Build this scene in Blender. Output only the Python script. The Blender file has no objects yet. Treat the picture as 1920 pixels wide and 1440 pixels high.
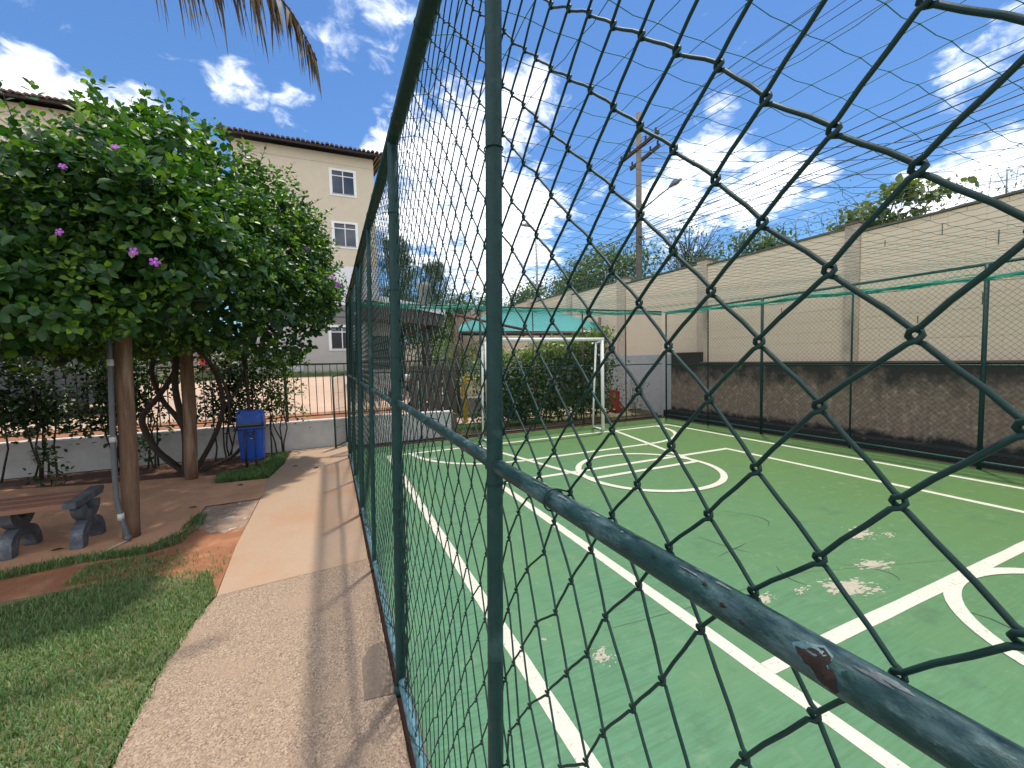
import bpy, math, random
import numpy as np
from mathutils import Vector, Matrix

random.seed(7)
RNG = np.random.default_rng(7)
S = bpy.context.scene
COL = S.collection

# ------------------------------------------------------------------ camera
cam_d = bpy.data.cameras.new('camera')
cam = bpy.data.objects.new('camera', cam_d)
COL.objects.link(cam)
cam_d.sensor_width = 36.0
cam_d.lens = 780.0 / 1920.0 * 36.0
cam_d.clip_start = 0.01
cam_d.clip_end = 2000.0
CR = ((0.91565978, -0.04707295, 0.3991883), (-0.40115874, -0.04457319, 0.91492344), (-0.02527505, -0.99789647, -0.05969761))
mw = Matrix.Identity(4)
for i in range(3):
    mw[i][0] = CR[i][0]
    mw[i][1] = -CR[i][1]
    mw[i][2] = -CR[i][2]
mw.translation = (0, 0, 1.6)
cam.matrix_world = mw
S.camera = cam

# ------------------------------------------------------------------ sun and sky
SUN = Vector((0.178, 0.172, 1.0)).normalized()
sun_d = bpy.data.lights.new('sun', 'SUN')
sun_d.energy = 2.3
sun_d.angle = math.radians(2.2)
sun_d.color = (1.0, 0.94, 0.84)
sun = bpy.data.objects.new('sun', sun_d)
sun.rotation_euler = (-SUN).to_track_quat('-Z', 'Y').to_euler()
sun.location = (3, 3, 20)
COL.objects.link(sun)

S.view_settings.view_transform = 'Standard'
S.view_settings.look = 'None'
S.view_settings.gamma = 1.0
S.view_settings.use_curve_mapping = False
S.view_settings.exposure = 0.9
S.render.engine = 'CYCLES'
S.cycles.max_bounces = 8
S.cycles.transparent_max_bounces = 8
S.cycles.use_denoising = True

world = bpy.data.worlds.new('World')
S.world = world
world.use_nodes = True
WT = world.node_tree
for n in list(WT.nodes):
    WT.nodes.remove(n)


def wn(t, **kw):
    n = WT.nodes.new(t)
    for k, v in kw.items():
        setattr(n, k, v)
    return n


def wl(a, b):
    WT.links.new(a, b)


def wmath(op, a, b=None, c=None, clamp=False):
    n = wn('ShaderNodeMath', operation=op)
    n.use_clamp = clamp
    for i, v in enumerate((a, b, c)):
        if v is None:
            continue
        if isinstance(v, (int, float)):
            n.inputs[i].default_value = v
        else:
            wl(v, n.inputs[i])
    return n.outputs[0]


sky = wn('ShaderNodeTexSky', sky_type='NISHITA')
sky.sun_disc = False
sky.sun_elevation = math.asin(SUN.z)
sky.sun_rotation = math.atan2(SUN.x, SUN.y)
sky.altitude = 900
sky.air_density = 1.25
sky.dust_density = 0.35
sky.ozone_density = 3.0
tc = wn('ShaderNodeTexCoord')
dirv = tc.outputs['Generated']
sep = wn('ShaderNodeSeparateXYZ')
wl(dirv, sep.inputs[0])
den = wmath('ADD', wmath('MAXIMUM', sep.outputs['Z'], 0.0), 0.22)
px = wmath('DIVIDE', sep.outputs['X'], den)
py = wmath('DIVIDE', sep.outputs['Y'], den)
cmb = wn('ShaderNodeCombineXYZ')
wl(px, cmb.inputs[0])
wl(py, cmb.inputs[1])
nz = wn('ShaderNodeTexNoise')
nz.inputs['Scale'].default_value = 3.2
nz.inputs['Detail'].default_value = 9.0
nz.inputs['Roughness'].default_value = 0.56
nz.inputs['Distortion'].default_value = 0.35
wl(cmb.outputs[0], nz.inputs['Vector'])
# the clouds in view: direction, angular radius (deg), weight
CLOUDS = [
    ((-0.375, 0.842, 0.387), 4.6, 0.32), ((-0.318, 0.866, 0.385), 4.4, 0.32), ((-0.261, 0.871, 0.415), 3.2, 0.30), ((-0.428, 0.820, 0.378), 4.4, 0.30),
    ((-0.126, 0.862, 0.492), 2.9, 0.20), ((-0.035, 0.883, 0.469), 2.7, 0.20), ((-0.105, 0.872, 0.478), 2.2, 0.17), ((-0.055, 0.884, 0.463), 1.8, 0.16), ((0.099, 0.802, 0.590), 4.9, 0.20), ((0.046, 0.829, 0.558), 3.7, 0.16),
    ((0.156, 0.774, 0.613), 3.6, 0.20), ((0.259, 0.874, 0.411), 9.4, 0.36), ((0.182, 0.871, 0.456), 5.9, 0.30), ((0.244, 0.921, 0.303), 10.1, 0.36),
    ((0.380, 0.878, 0.292), 9.3, 0.36), ((0.363, 0.909, 0.203), 10.6, 0.30), ((0.390, 0.779, 0.491), 5.4, 0.27), ((0.425, 0.803, 0.418), 4.6, 0.20),
    ((0.121, 0.897, 0.426), 3.3, 0.34), ((0.706, 0.615, 0.352), 6.6, 0.32), ((0.774, 0.552, 0.312), 5.9, 0.32), ((0.678, 0.671, 0.300), 6.7, 0.30),
    ((0.810, 0.505, 0.299), 3.7, 0.28), ((0.872, 0.270, 0.408), 4.7, 0.24), ((0.870, 0.305, 0.387), 3.2, 0.20), ((0.924, 0.296, 0.244), 5.1, 0.32),
    ((0.904, 0.361, 0.228), 4.7, 0.30), ((0.684, 0.573, 0.452), 2.2, 0.20), ((0.537, 0.752, 0.382), 3.1, 0.14)
]
bias = None
for c, rad, w in CLOUDS:
    v = Vector(c).normalized()
    d = wn('ShaderNodeVectorMath', operation='DOT_PRODUCT')
    wl(dirv, d.inputs[0])
    d.inputs[1].default_value = v
    m = wn('ShaderNodeMapRange', interpolation_type='SMOOTHSTEP')
    wl(d.outputs['Value'], m.inputs['Value'])
    m.inputs['From Min'].default_value = math.cos(math.radians(rad * 1.15))
    m.inputs['From Max'].default_value = 1.0
    m.inputs['To Max'].default_value = w * 2.5
    bias = m.outputs[0] if bias is None else wmath('MAXIMUM', bias, m.outputs[0])
nz3 = wn('ShaderNodeTexNoise')
nz3.inputs['Scale'].default_value = 15.0
nz3.inputs['Detail'].default_value = 7.0
nz3.inputs['Roughness'].default_value = 0.6
nz3.inputs['Distortion'].default_value = 0.6
wl(cmb.outputs[0], nz3.inputs['Vector'])
amp = wmath('ADD', wmath('MULTIPLY_ADD', nz.outputs['Fac'], 1.9, -0.95), wmath('MULTIPLY_ADD', nz3.outputs['Fac'], 1.25, -0.625))
# extra cloud outside the view, added as fill light and thinned out in view
d = wn('ShaderNodeVectorMath', operation='DOT_PRODUCT')
wl(dirv, d.inputs[0])
d.inputs[1].default_value = Vector((0.36, 0.83, 0.42)).normalized()
m = wn('ShaderNodeMapRange', interpolation_type='SMOOTHSTEP')
wl(d.outputs['Value'], m.inputs['Value'])
m.inputs['From Min'].default_value = math.cos(math.radians(78))
m.inputs['From Max'].default_value = math.cos(math.radians(48))
m.inputs['To Min'].default_value = 0.46
m.inputs['To Max'].default_value = -0.30
cov = wmath('ADD', wmath('ADD', amp, bias), m.outputs[0])
alpha = wn('ShaderNodeMapRange', interpolation_type='SMOOTHSTEP')
wl(cov, alpha.inputs['Value'])
alpha.inputs['From Min'].default_value = 0.0
alpha.inputs['From Max'].default_value = 0.75
nz2 = wn('ShaderNodeTexNoise')
nz2.inputs['Scale'].default_value = 4.5
nz2.inputs['Detail'].default_value = 6.0
wl(cmb.outputs[0], nz2.inputs['Vector'])
cr = wn('ShaderNodeMix', data_type='RGBA')
wl(wmath('MULTIPLY', nz2.outputs['Fac'], 1.3, clamp=True), cr.inputs['Factor'])
cr.inputs['A'].default_value = (9.5, 10.0, 10.8, 1)
cr.inputs['B'].default_value = (17.5, 17.5, 17.6, 1)
tint = wn('ShaderNodeMix', data_type='RGBA', blend_type='MULTIPLY')
tint.inputs['Factor'].default_value = 1.0
wl(sky.outputs[0], tint.inputs['A'])
tint.inputs['B'].default_value = (0.60, 0.84, 1.08, 1)
mx = wn('ShaderNodeMix', data_type='RGBA')
wl(alpha.outputs[0], mx.inputs['Factor'])
wl(tint.outputs['Result'], mx.inputs['A'])
wl(cr.outputs['Result'], mx.inputs['B'])
bg = wn('ShaderNodeBackground')
bg.inputs['Strength'].default_value = 0.078
wl(mx.outputs['Result'], bg.inputs['Color'])
wo = wn('ShaderNodeOutputWorld')
wl(bg.outputs[0], wo.inputs['Surface'])

# ------------------------------------------------------------------ materials
MATS = {}


def mat(name, c1, c2=None, scale=8.0, rough=0.7, bump=0.0, bscale=40.0, metallic=0.0, spec=0.5, c3=None, s3=2.0, t3=(0.55, 0.7), stretch=(1, 1, 1),
        detail=6.0, lo=0.3, hi=0.7, extra=None):
    """Principled material: c1/c2 mixed by a fine noise, c3 as larger stains."""
    m = bpy.data.materials.new(name)
    m.use_nodes = True
    T = m.node_tree
    P = T.nodes['Principled BSDF']
    P.inputs['Roughness'].default_value = rough
    P.inputs['Metallic'].default_value = metallic
    P.inputs['Specular IOR Level'].default_value = spec
    tcn = T.nodes.new('ShaderNodeTexCoord')
    mp = T.nodes.new('ShaderNodeMapping')
    mp.inputs['Scale'].default_value = stretch
    T.links.new(tcn.outputs['Object'], mp.inputs['Vector'])

    def noise(sc, det=detail, rg=0.6):
        n = T.nodes.new('ShaderNodeTexNoise')
        n.inputs['Scale'].default_value = sc
        n.inputs['Detail'].default_value = det
        n.inputs['Roughness'].default_value = rg
        T.links.new(mp.outputs[0], n.inputs['Vector'])
        return n.outputs['Fac']

    def rng(v, a, b):
        r = T.nodes.new('ShaderNodeMapRange')
        r.inputs['From Min'].default_value = a
        r.inputs['From Max'].default_value = b
        T.links.new(v, r.inputs['Value'])
        return r.outputs[0]

    def mix(f, a, b):
        x = T.nodes.new('ShaderNodeMix')
        x.data_type = 'RGBA'
        T.links.new(f, x.inputs['Factor'])
        for k, v in (('A', a), ('B', b)):
            if isinstance(v, tuple):
                x.inputs[k].default_value = (*v[:3], 1)
            else:
                T.links.new(v, x.inputs[k])
        return x.outputs['Result']
    col = None
    if c2 is None:
        P.inputs['Base Color'].default_value = (*c1, 1)
    else:
        col = mix(rng(noise(scale), lo, hi), c1, c2)
        if c3 is not None:
            col = mix(rng(noise(s3, 8.0, 0.65), t3[0], t3[1]), col, c3)
        T.links.new(col, P.inputs['Base Color'])
    if bump > 0:
        b = T.nodes.new('ShaderNodeBump')
        b.inputs['Strength'].default_value = bump
        b.inputs['Distance'].default_value = 0.01
        T.links.new(noise(bscale), b.inputs['Height'])
        T.links.new(b.outputs[0], P.inputs['Normal'])
    if extra:
        extra(T, P, col, mp, noise, rng, mix)
    MATS[name] = m
    return m


def leafmat(name, dark, mid, light, rough=0.38, trans=0.25, trcol=None):
    m = bpy.data.materials.new(name)
    m.use_nodes = True
    T = m.node_tree
    P = T.nodes['Principled BSDF']
    P.inputs['Roughness'].default_value = rough
    P.inputs['Specular IOR Level'].default_value = 0.5
    at = T.nodes.new('ShaderNodeAttribute')
    at.attribute_name = 'tone'
    ramp = T.nodes.new('ShaderNodeValToRGB')
    e = ramp.color_ramp.elements
    e[0].position, e[0].color = 0.0, (*dark, 1)
    e[1].position, e[1].color = 1.0, (*light, 1)
    x = e.new(0.55)
    x.color = (*mid, 1)
    T.links.new(at.outputs['Fac'], ramp.inputs[0])
    T.links.new(ramp.outputs[0], P.inputs['Base Color'])
    tr = T.nodes.new('ShaderNodeBsdfTranslucent')
    tm = T.nodes.new('ShaderNodeMix')
    tm.data_type = 'RGBA'
    tm.blend_type = 'MULTIPLY'
    tm.inputs['Factor'].default_value = 1.0
    T.links.new(ramp.outputs[0], tm.inputs['A'])
    tm.inputs['B'].default_value = (*(trcol or (1.6, 1.7, 0.6)), 1)
    T.links.new(tm.outputs['Result'], tr.inputs['Color'])
    ms = T.nodes.new('ShaderNodeMixShader')
    ms.inputs[0].default_value = trans
    T.links.new(P.outputs[0], ms.inputs[1])
    T.links.new(tr.outputs[0], ms.inputs[2])
    T.links.new(ms.outputs[0], T.nodes['Material Output'].inputs['Surface'])
    MATS[name] = m
    return m


def paint_wear(T, P, col, mp, noise, rng, mix):
    # streaks along the pipe: faded blue-green, bare rust spots
    a = mix(rng(noise(5.0, 8.0, 0.7), 0.57, 0.70), col, (0.035, 0.085, 0.085))
    b = mix(rng(noise(3.1, 6.0, 0.6), 0.66, 0.70), a, (0.10, 0.045, 0.028))
    T.links.new(b, P.inputs['Base Color'])


mat('green_paint', (0.006, 0.033, 0.030), (0.010, 0.046, 0.041), 30, 0.5, 0.12, 120, spec=0.28, c3=(0.035, 0.10, 0.10), s3=9, t3=(0.62, 0.72))
mat('green_paint_worn', (0.006, 0.033, 0.031), (0.011, 0.046, 0.043), 30, 0.48, 0.2, 150, spec=0.28, extra=paint_wear)
mat('green_paint_rail', (0.007, 0.034, 0.033), (0.013, 0.050, 0.048), 60, 0.46, 0.25, 300, spec=0.28, stretch=(1, 0.35, 1),
    extra=lambda T, P, col, mp, noise, rng, mix: T.links.new(
        mix(rng(noise(26.0, 5.0, 0.55), 0.665, 0.70), mix(rng(noise(22.0, 9.0, 0.75), 0.50, 0.60), mix(rng(noise(45.0, 9.0, 0.75), 0.60, 0.70), col, (0.11, 0.18, 0.18)), (0.055, 0.105, 0.110)), (0.085, 0.035, 0.022)), P.inputs['Base Color']))
mat('rust_blister', (0.065, 0.027, 0.018), (0.022, 0.016, 0.015), 160, 0.9, 0.9, 700)
mat('bare_pipe', (0.15, 0.20, 0.20), (0.11, 0.10, 0.10), 300, 0.55, 0.3, 600)
mat('blue_faded_paint', (0.10, 0.20, 0.24), (0.06, 0.15, 0.17), 18, 0.5, 0.2, 120, c3=(0.03, 0.08, 0.08), s3=14, t3=(0.52, 0.62))
mat('wire_pvc', (0.006, 0.026, 0.023), (0.010, 0.036, 0.031), 25, 0.55, 0.05, 300, spec=0.25, c3=(0.05, 0.04, 0.028), s3=6, t3=(0.66, 0.74))
mat('net_cord', (0.004, 0.10, 0.065), (0.006, 0.14, 0.09), 20, 0.6)
mat('net_bundle', (0.005, 0.30, 0.20), (0.01, 0.40, 0.28), 30, 0.55, 0.6, 200)


def court_extra(T, P, col, mp, noise, rng, mix):
    # fine scuffs, faint roller streaks, dust, and a painted near-to-far light shift
    st = T.nodes.new('ShaderNodeMapping')
    st.inputs['Scale'].default_value = (0.8, 9.0, 1)
    st.inputs['Rotation'].default_value = (0, 0, 0.25)
    tcn = T.nodes.new('ShaderNodeTexCoord')
    T.links.new(tcn.outputs['Object'], st.inputs['Vector'])
    n = T.nodes.new('ShaderNodeTexNoise')
    n.inputs['Scale'].default_value = 6.0
    n.inputs['Detail'].default_value = 8.0
    T.links.new(st.outputs[0], n.inputs['Vector'])
    a = mix(rng(n.outputs['Fac'], 0.40, 0.68), col, (0.066, 0.158, 0.080))
    b = mix(rng(noise(1.1, 4.0, 0.5), 0.45, 0.68), a, (0.096, 0.200, 0.096))
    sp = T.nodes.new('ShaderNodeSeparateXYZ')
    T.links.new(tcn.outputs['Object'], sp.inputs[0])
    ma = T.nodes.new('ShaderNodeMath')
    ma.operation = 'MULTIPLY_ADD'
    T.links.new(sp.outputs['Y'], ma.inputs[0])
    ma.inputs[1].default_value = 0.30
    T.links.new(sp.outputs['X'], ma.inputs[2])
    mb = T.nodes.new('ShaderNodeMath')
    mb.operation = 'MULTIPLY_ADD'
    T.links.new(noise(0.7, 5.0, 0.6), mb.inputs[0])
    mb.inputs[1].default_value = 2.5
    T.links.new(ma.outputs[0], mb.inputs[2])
    b = mix(rng(mb.outputs[0], 2.4, 8.0), b, (0.082, 0.158, 0.050))  # near-to-far shift of light and reflection, put into the paint colour
    b = mix(rng(noise(9.0, 9.0, 0.7), 0.56, 0.76), b, (0.15, 0.23, 0.13))
    b = mix(rng(noise(2.6, 9.0, 0.72), 0.56, 0.74), b, (0.060, 0.130, 0.066))
    c = mix(rng(noise(90.0, 2.0, 0.5), 0.74, 0.78), b, (0.03, 0.07, 0.035))
    d = mix(rng(noise(38.0, 3.0, 0.6), 0.735, 0.76), c, (0.30, 0.36, 0.26))
    T.links.new(d, P.inputs['Base Color'])


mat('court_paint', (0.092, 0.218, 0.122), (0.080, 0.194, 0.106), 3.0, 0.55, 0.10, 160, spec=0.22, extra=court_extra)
mat('line_paint', (0.58, 0.56, 0.455), (0.50, 0.48, 0.385), 22, 0.55, 0.1, 150, c3=(0.26, 0.31, 0.21), s3=48, t3=(0.575, 0.66))
mat('bare_concrete', (0.42, 0.36, 0.28), (0.30, 0.29, 0.21), 40, 0.85, 0.3, 200)
mat('black_rubber_mark', (0.02, 0.035, 0.025), None, rough=0.6)


def path_extra(T, P, col, mp, noise, rng, mix):
    v = T.nodes.new('ShaderNodeTexVoronoi')
    v.inputs['Scale'].default_value = 150.0
    T.links.new(mp.outputs[0], v.inputs['Vector'])
    bw = T.nodes.new('ShaderNodeRGBToBW')
    T.links.new(v.outputs['Color'], bw.inputs[0])
    a = mix(rng(bw.outputs[0], 0.15, 0.85), (0.15, 0.095, 0.062), (0.40, 0.30, 0.21))
    b = mix(rng(noise(23.0, 8.0, 0.65), 0.44, 0.72), a, col)
    c = mix(rng(noise(2.2, 7.0, 0.6), 0.50, 0.72), b, (0.30, 0.205, 0.135))
    T.links.new(c, P.inputs['Base Color'])
    bp = T.nodes.new('ShaderNodeBump')
    bp.inputs['Strength'].default_value = 0.35
    bp.inputs['Distance'].default_value = 0.004
    T.links.new(v.outputs['Distance'], bp.inputs['Height'])
    T.links.new(bp.outputs[0], P.inputs['Normal'])


mat('path_near', (0.30, 0.212, 0.140), (0.22, 0.15, 0.098), 14, 0.85, 0.0, extra=path_extra)
mat('path_far', (0.34, 0.232, 0.150), (0.28, 0.185, 0.118), 25, 0.85, 0.0, extra=lambda T, P, col, mp, noise, rng, mix: T.links.new(
    mix(rng(noise(1.4, 7.0, 0.6), 0.45, 0.75), mix(rng(noise(210.0, 2.0, 0.5), 0.35, 0.68), col, (0.42, 0.30, 0.205)), (0.36, 0.20, 0.11)), P.inputs['Base Color']))
mat('slab', (0.54, 0.295, 0.165), (0.46, 0.25, 0.14), 20, 0.85, 0.25, 240, c3=(0.36, 0.19, 0.10), s3=1.6, t3=(0.48, 0.7))
mat('rough_patch', (0.34, 0.25, 0.18), (0.22, 0.13, 0.09), 9, 0.9, 0.5, 90, c3=(0.50, 0.44, 0.38), s3=8, t3=(0.57, 0.66))
mat('dark_patch', (0.19, 0.145, 0.105), (0.13, 0.10, 0.075), 60, 0.9, 0.4, 200)
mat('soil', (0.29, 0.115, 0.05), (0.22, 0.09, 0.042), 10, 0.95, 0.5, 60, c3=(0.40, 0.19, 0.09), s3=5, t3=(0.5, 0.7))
mat('soil_dark', (0.12, 0.055, 0.032), (0.085, 0.042, 0.026), 12, 0.95, 0.5, 50, c3=(0.20, 0.11, 0.06), s3=9, t3=(0.6, 0.7))
mat('lawn_soil', (0.11, 0.12, 0.05), (0.17, 0.12, 0.06), 6, 0.95, 0.4, 60)
mat('driveway', (0.46, 0.32, 0.23), (0.40, 0.28, 0.20), 5, 0.85, 0.2, 60, c3=(0.50, 0.34, 0.24), s3=1, t3=(0.45, 0.7))
mat('ground', (0.16, 0.10, 0.06), (0.12, 0.12, 0.05), 0.8, 0.95, 0.3, 5)


def wall_extra(T, P, col, mp, noise, rng, mix):
    a = mix(rng(noise(0.9, 8.0, 0.65), 0.52, 0.75), col, (0.56, 0.47, 0.355))
    T.links.new(a, P.inputs['Base Color'])


mat('block_paint', (0.80, 0.645, 0.475), (0.75, 0.60, 0.44), 16, 0.85, 0.25, 90, extra=wall_extra)
mat('block_mortar', (0.56, 0.47, 0.36), (0.48, 0.405, 0.31), 20, 0.9, 0.3, 90)
mat('wall_cap', (0.17, 0.125, 0.09), (0.11, 0.085, 0.065), 9, 0.9, 0.4, 60)
mat('pilaster', (0.62, 0.50, 0.38), (0.50, 0.395, 0.30), 6, 0.9, 0.3, 60, c3=(0.20, 0.165, 0.13), s3=2.0, t3=(0.52, 0.72), stretch=(1, 1, 0.4))


def retain_extra(T, P, col, mp, noise, rng, mix):
    # black mould running down from the ledge, bare brown render below
    tcn = T.nodes.new('ShaderNodeTexCoord')
    sp = T.nodes.new('ShaderNodeSeparateXYZ')
    T.links.new(tcn.outputs['Object'], sp.inputs[0])
    mm = T.nodes.new('ShaderNodeMath')
    mm.operation = 'MULTIPLY_ADD'
    T.links.new(noise(2.6, 8.0, 0.7), mm.inputs[0])
    mm.inputs[1].default_value = 1.5
    T.links.new(sp.outputs['Z'], mm.inputs[2])
    a = mix(rng(mm.outputs[0], 1.58, 2.02), col, (0.040, 0.036, 0.031))
    m2 = T.nodes.new('ShaderNodeMath')
    m2.operation = 'MULTIPLY_ADD'
    T.links.new(noise(6.0, 5.0, 0.6), m2.inputs[0])
    m2.inputs[1].default_value = 0.35
    T.links.new(sp.outputs['Z'], m2.inputs[2])
    b = mix(rng(m2.outputs[0], 0.46, 0.36), a, (0.020, 0.020, 0.018))
    T.links.new(b, P.inputs['Base Color'])


mat('mouldy_render', (0.30, 0.215, 0.155), (0.15, 0.115, 0.092), 16, 0.95, 0.8, 45, c3=(0.38, 0.29, 0.22), s3=9, t3=(0.52, 0.66), extra=retain_extra)
mat('white_wash', (0.60, 0.60, 0.58), (0.50, 0.49, 0.46), 5, 0.9, 0.5, 70, c3=(0.30, 0.22, 0.16), s3=2.2, t3=(0.60, 0.78))
mat('grey_wash', (0.46, 0.46, 0.46), (0.38, 0.38, 0.37), 5, 0.9, 0.3, 70, c3=(0.28, 0.26, 0.23), s3=1.5, t3=(0.55, 0.75))
mat('white_paint', (0.78, 0.78, 0.77), (0.70, 0.70, 0.68), 6, 0.6, 0.05, 50)
mat('goal_white', (0.74, 0.74, 0.72), (0.66, 0.66, 0.63), 12, 0.45, 0.05, 90, c3=(0.30, 0.24, 0.18), s3=18, t3=(0.66, 0.70))
mat('facade_beige', (0.60, 0.52, 0.395), (0.545, 0.475, 0.36), 3, 0.9, 0.3, 25)
mat('facade_grey', (0.43, 0.405, 0.375), (0.39, 0.37, 0.34), 3, 0.9, 0.3, 25)
mat('facade_dark_grey', (0.20, 0.195, 0.185), (0.17, 0.165, 0.155), 3, 0.9, 0.2, 25)
mat('facade_white', (0.68, 0.69, 0.70), (0.62, 0.63, 0.64), 3, 0.85, 0.15, 25)
mat('roof_tile', (0.16, 0.10, 0.075), (0.10, 0.065, 0.05), 4, 0.85, 0.3, 30, c3=(0.23, 0.17, 0.13), s3=5, t3=(0.5, 0.7))
mat('eave_dark', (0.05, 0.035, 0.028), (0.035, 0.026, 0.022), 6, 0.85)
mat('timber_light', (0.42, 0.28, 0.13), (0.34, 0.21, 0.09), 6, 0.8)
mat('window_glass', (0.015, 0.025, 0.045), None, rough=0.06, spec=0.8)
mat('dark_room', (0.012, 0.012, 0.013), None, rough=0.4)
mat('aluminium', (0.55, 0.56, 0.58), None, rough=0.35, metallic=0.6)
mat('log_wood', (0.20, 0.115, 0.068), (0.10, 0.058, 0.036), 26, 0.9, 0.9, 70, c3=(0.29, 0.20, 0.135), s3=9, t3=(0.54, 0.66), stretch=(1, 1, 0.10))
mat('bench_wood', (0.22, 0.095, 0.06), (0.30, 0.15, 0.10), 10, 0.7, 0.4, 80, c3=(0.40, 0.28, 0.20), s3=9, t3=(0.58, 0.68), stretch=(0.08, 1, 1))
mat('cast_iron_grey', (0.085, 0.095, 0.115), (0.055, 0.062, 0.078), 12, 0.55, 0.3, 80, c3=(0.16, 0.17, 0.19), s3=7, t3=(0.52, 0.66))
mat('pvc_grey', (0.11, 0.12, 0.13), (0.085, 0.09, 0.10), 9, 0.5)
mat('clip_white', (0.5, 0.49, 0.46), None, rough=0.5)
mat('cable_cream', (0.55, 0.43, 0.32), None, rough=0.6)
mat('bin_blue', (0.008, 0.075, 0.42), (0.006, 0.06, 0.34), 5, 0.32, spec=0.5)
mat('bin_bag', (0.01, 0.011, 0.014), None, rough=0.3)
mat('dark_steel', (0.020, 0.018, 0.016), (0.03, 0.024, 0.02), 9, 0.5)
mat('railing_paint', (0.045, 0.030, 0.024), (0.06, 0.04, 0.03), 9, 0.45)
mat('bark', (0.06, 0.045, 0.033), (0.035, 0.027, 0.02), 18, 0.95, 0.8, 50)
mat('car_paint', (0.035, 0.038, 0.042), None, rough=0.25, metallic=0.5)
mat('car_glass', (0.01, 0.012, 0.014), None, rough=0.05, spec=0.8)
mat('tyre', (0.012, 0.012, 0.012), None, rough=0.8)
mat('chrome', (0.5, 0.5, 0.5), None, rough=0.25, metallic=0.9)
mat('sail_teal', (0.035, 0.25, 0.24), (0.026, 0.20, 0.19), 2, 0.75, 0.1, 30)
mat('sail_green', (0.005, 0.10, 0.06), None, rough=0.8)
mat('rust_pipe', (0.12, 0.055, 0.04), (0.07, 0.04, 0.032), 7, 0.7)
mat('kiosk_roof_dark', (0.075, 0.062, 0.055), (0.055, 0.047, 0.042), 4, 0.85)
mat('board_brown', (0.13, 0.095, 0.072), (0.09, 0.068, 0.052), 9, 0.85, 0.3, 40, stretch=(1, 1, 0.15))
mat('yellow_paint', (0.52, 0.33, 0.02), None, rough=0.5)
mat('toy_blue', (0.01, 0.02, 0.38), None, rough=0.4)
mat('toy_red', (0.40, 0.015, 0.02), None, rough=0.4)
mat('pole_concrete', (0.15, 0.13, 0.11), (0.11, 0.098, 0.082), 3, 0.9, 0.3, 30)
mat('arm_wood', (0.075, 0.05, 0.04), (0.05, 0.034, 0.028), 6, 0.85)
mat('cable_black', (0.012, 0.012, 0.014), None, rough=0.5)
mat('galvanised', (0.30, 0.31, 0.32), None, rough=0.45, metallic=0.6)
mat('razor_steel', (0.10, 0.095, 0.10), None, rough=0.5, metallic=0.4)
mat('petal', (0.36, 0.055, 0.42), (0.27, 0.035, 0.34), 30, 0.6)
mat('petal_eye', (0.6, 0.5, 0.5), None, rough=0.6)
mat('moto_black', (0.012, 0.012, 0.013), None, rough=0.35)
mat('moto_white', (0.6, 0.6, 0.62), None, rough=0.35)
mat('red_sign', (0.42, 0.02, 0.025), None, rough=0.5)
leafmat('vine_leaf', (0.010, 0.034, 0.013), (0.032, 0.098, 0.017), (0.20, 0.33, 0.026), 0.42, 0.30)
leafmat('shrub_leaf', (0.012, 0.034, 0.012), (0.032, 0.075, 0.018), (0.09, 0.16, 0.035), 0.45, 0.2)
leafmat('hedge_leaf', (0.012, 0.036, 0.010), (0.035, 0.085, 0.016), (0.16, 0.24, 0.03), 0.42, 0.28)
leafmat('far_leaf', (0.022, 0.050, 0.016), (0.06, 0.105, 0.028), (0.17, 0.20, 0.055), 0.5, 0.25)
leafmat('needle_leaf', (0.035, 0.055, 0.032), (0.07, 0.105, 0.055), (0.12, 0.15, 0.08), 0.6, 0.15)
leafmat('grass_blade', (0.048, 0.098, 0.028), (0.098, 0.188, 0.052), (0.23, 0.29, 0.11), 0.55, 0.25)
leafmat('dry_palm', (0.035, 0.022, 0.010), (0.10, 0.065, 0.022), (0.26, 0.17, 0.045), 0.55, 0.2, (1.3, 1.1, 0.6))


# ------------------------------------------------------------------ object helpers
OFF = {}


def tag(o, label=None, cat=None, group=None, kind=None):
    if label:
        o['label'] = label
    if cat:
        o['category'] = cat
    if group:
        o['group'] = group
    if kind:
        o['kind'] = kind
    return o


def thing(name, label, cat, loc=(0, 0, 0), group=None):
    o = bpy.data.objects.new(name, None)
    o.empty_display_size = 0.2
    COL.objects.link(o)
    o.location = loc
    OFF[o] = np.array(loc, float)
    return tag(o, label, cat, group)


def link(name, me, parent=None, loc=None):
    o = bpy.data.objects.new(name, me)
    COL.objects.link(o)
    if parent is not None:
        o.parent = parent
        OFF[o] = OFF[parent]
    else:
        OFF[o] = np.array(loc if loc is not None else (0, 0, 0), float)
        if loc is not None:
            o.location = loc
    return o


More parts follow.
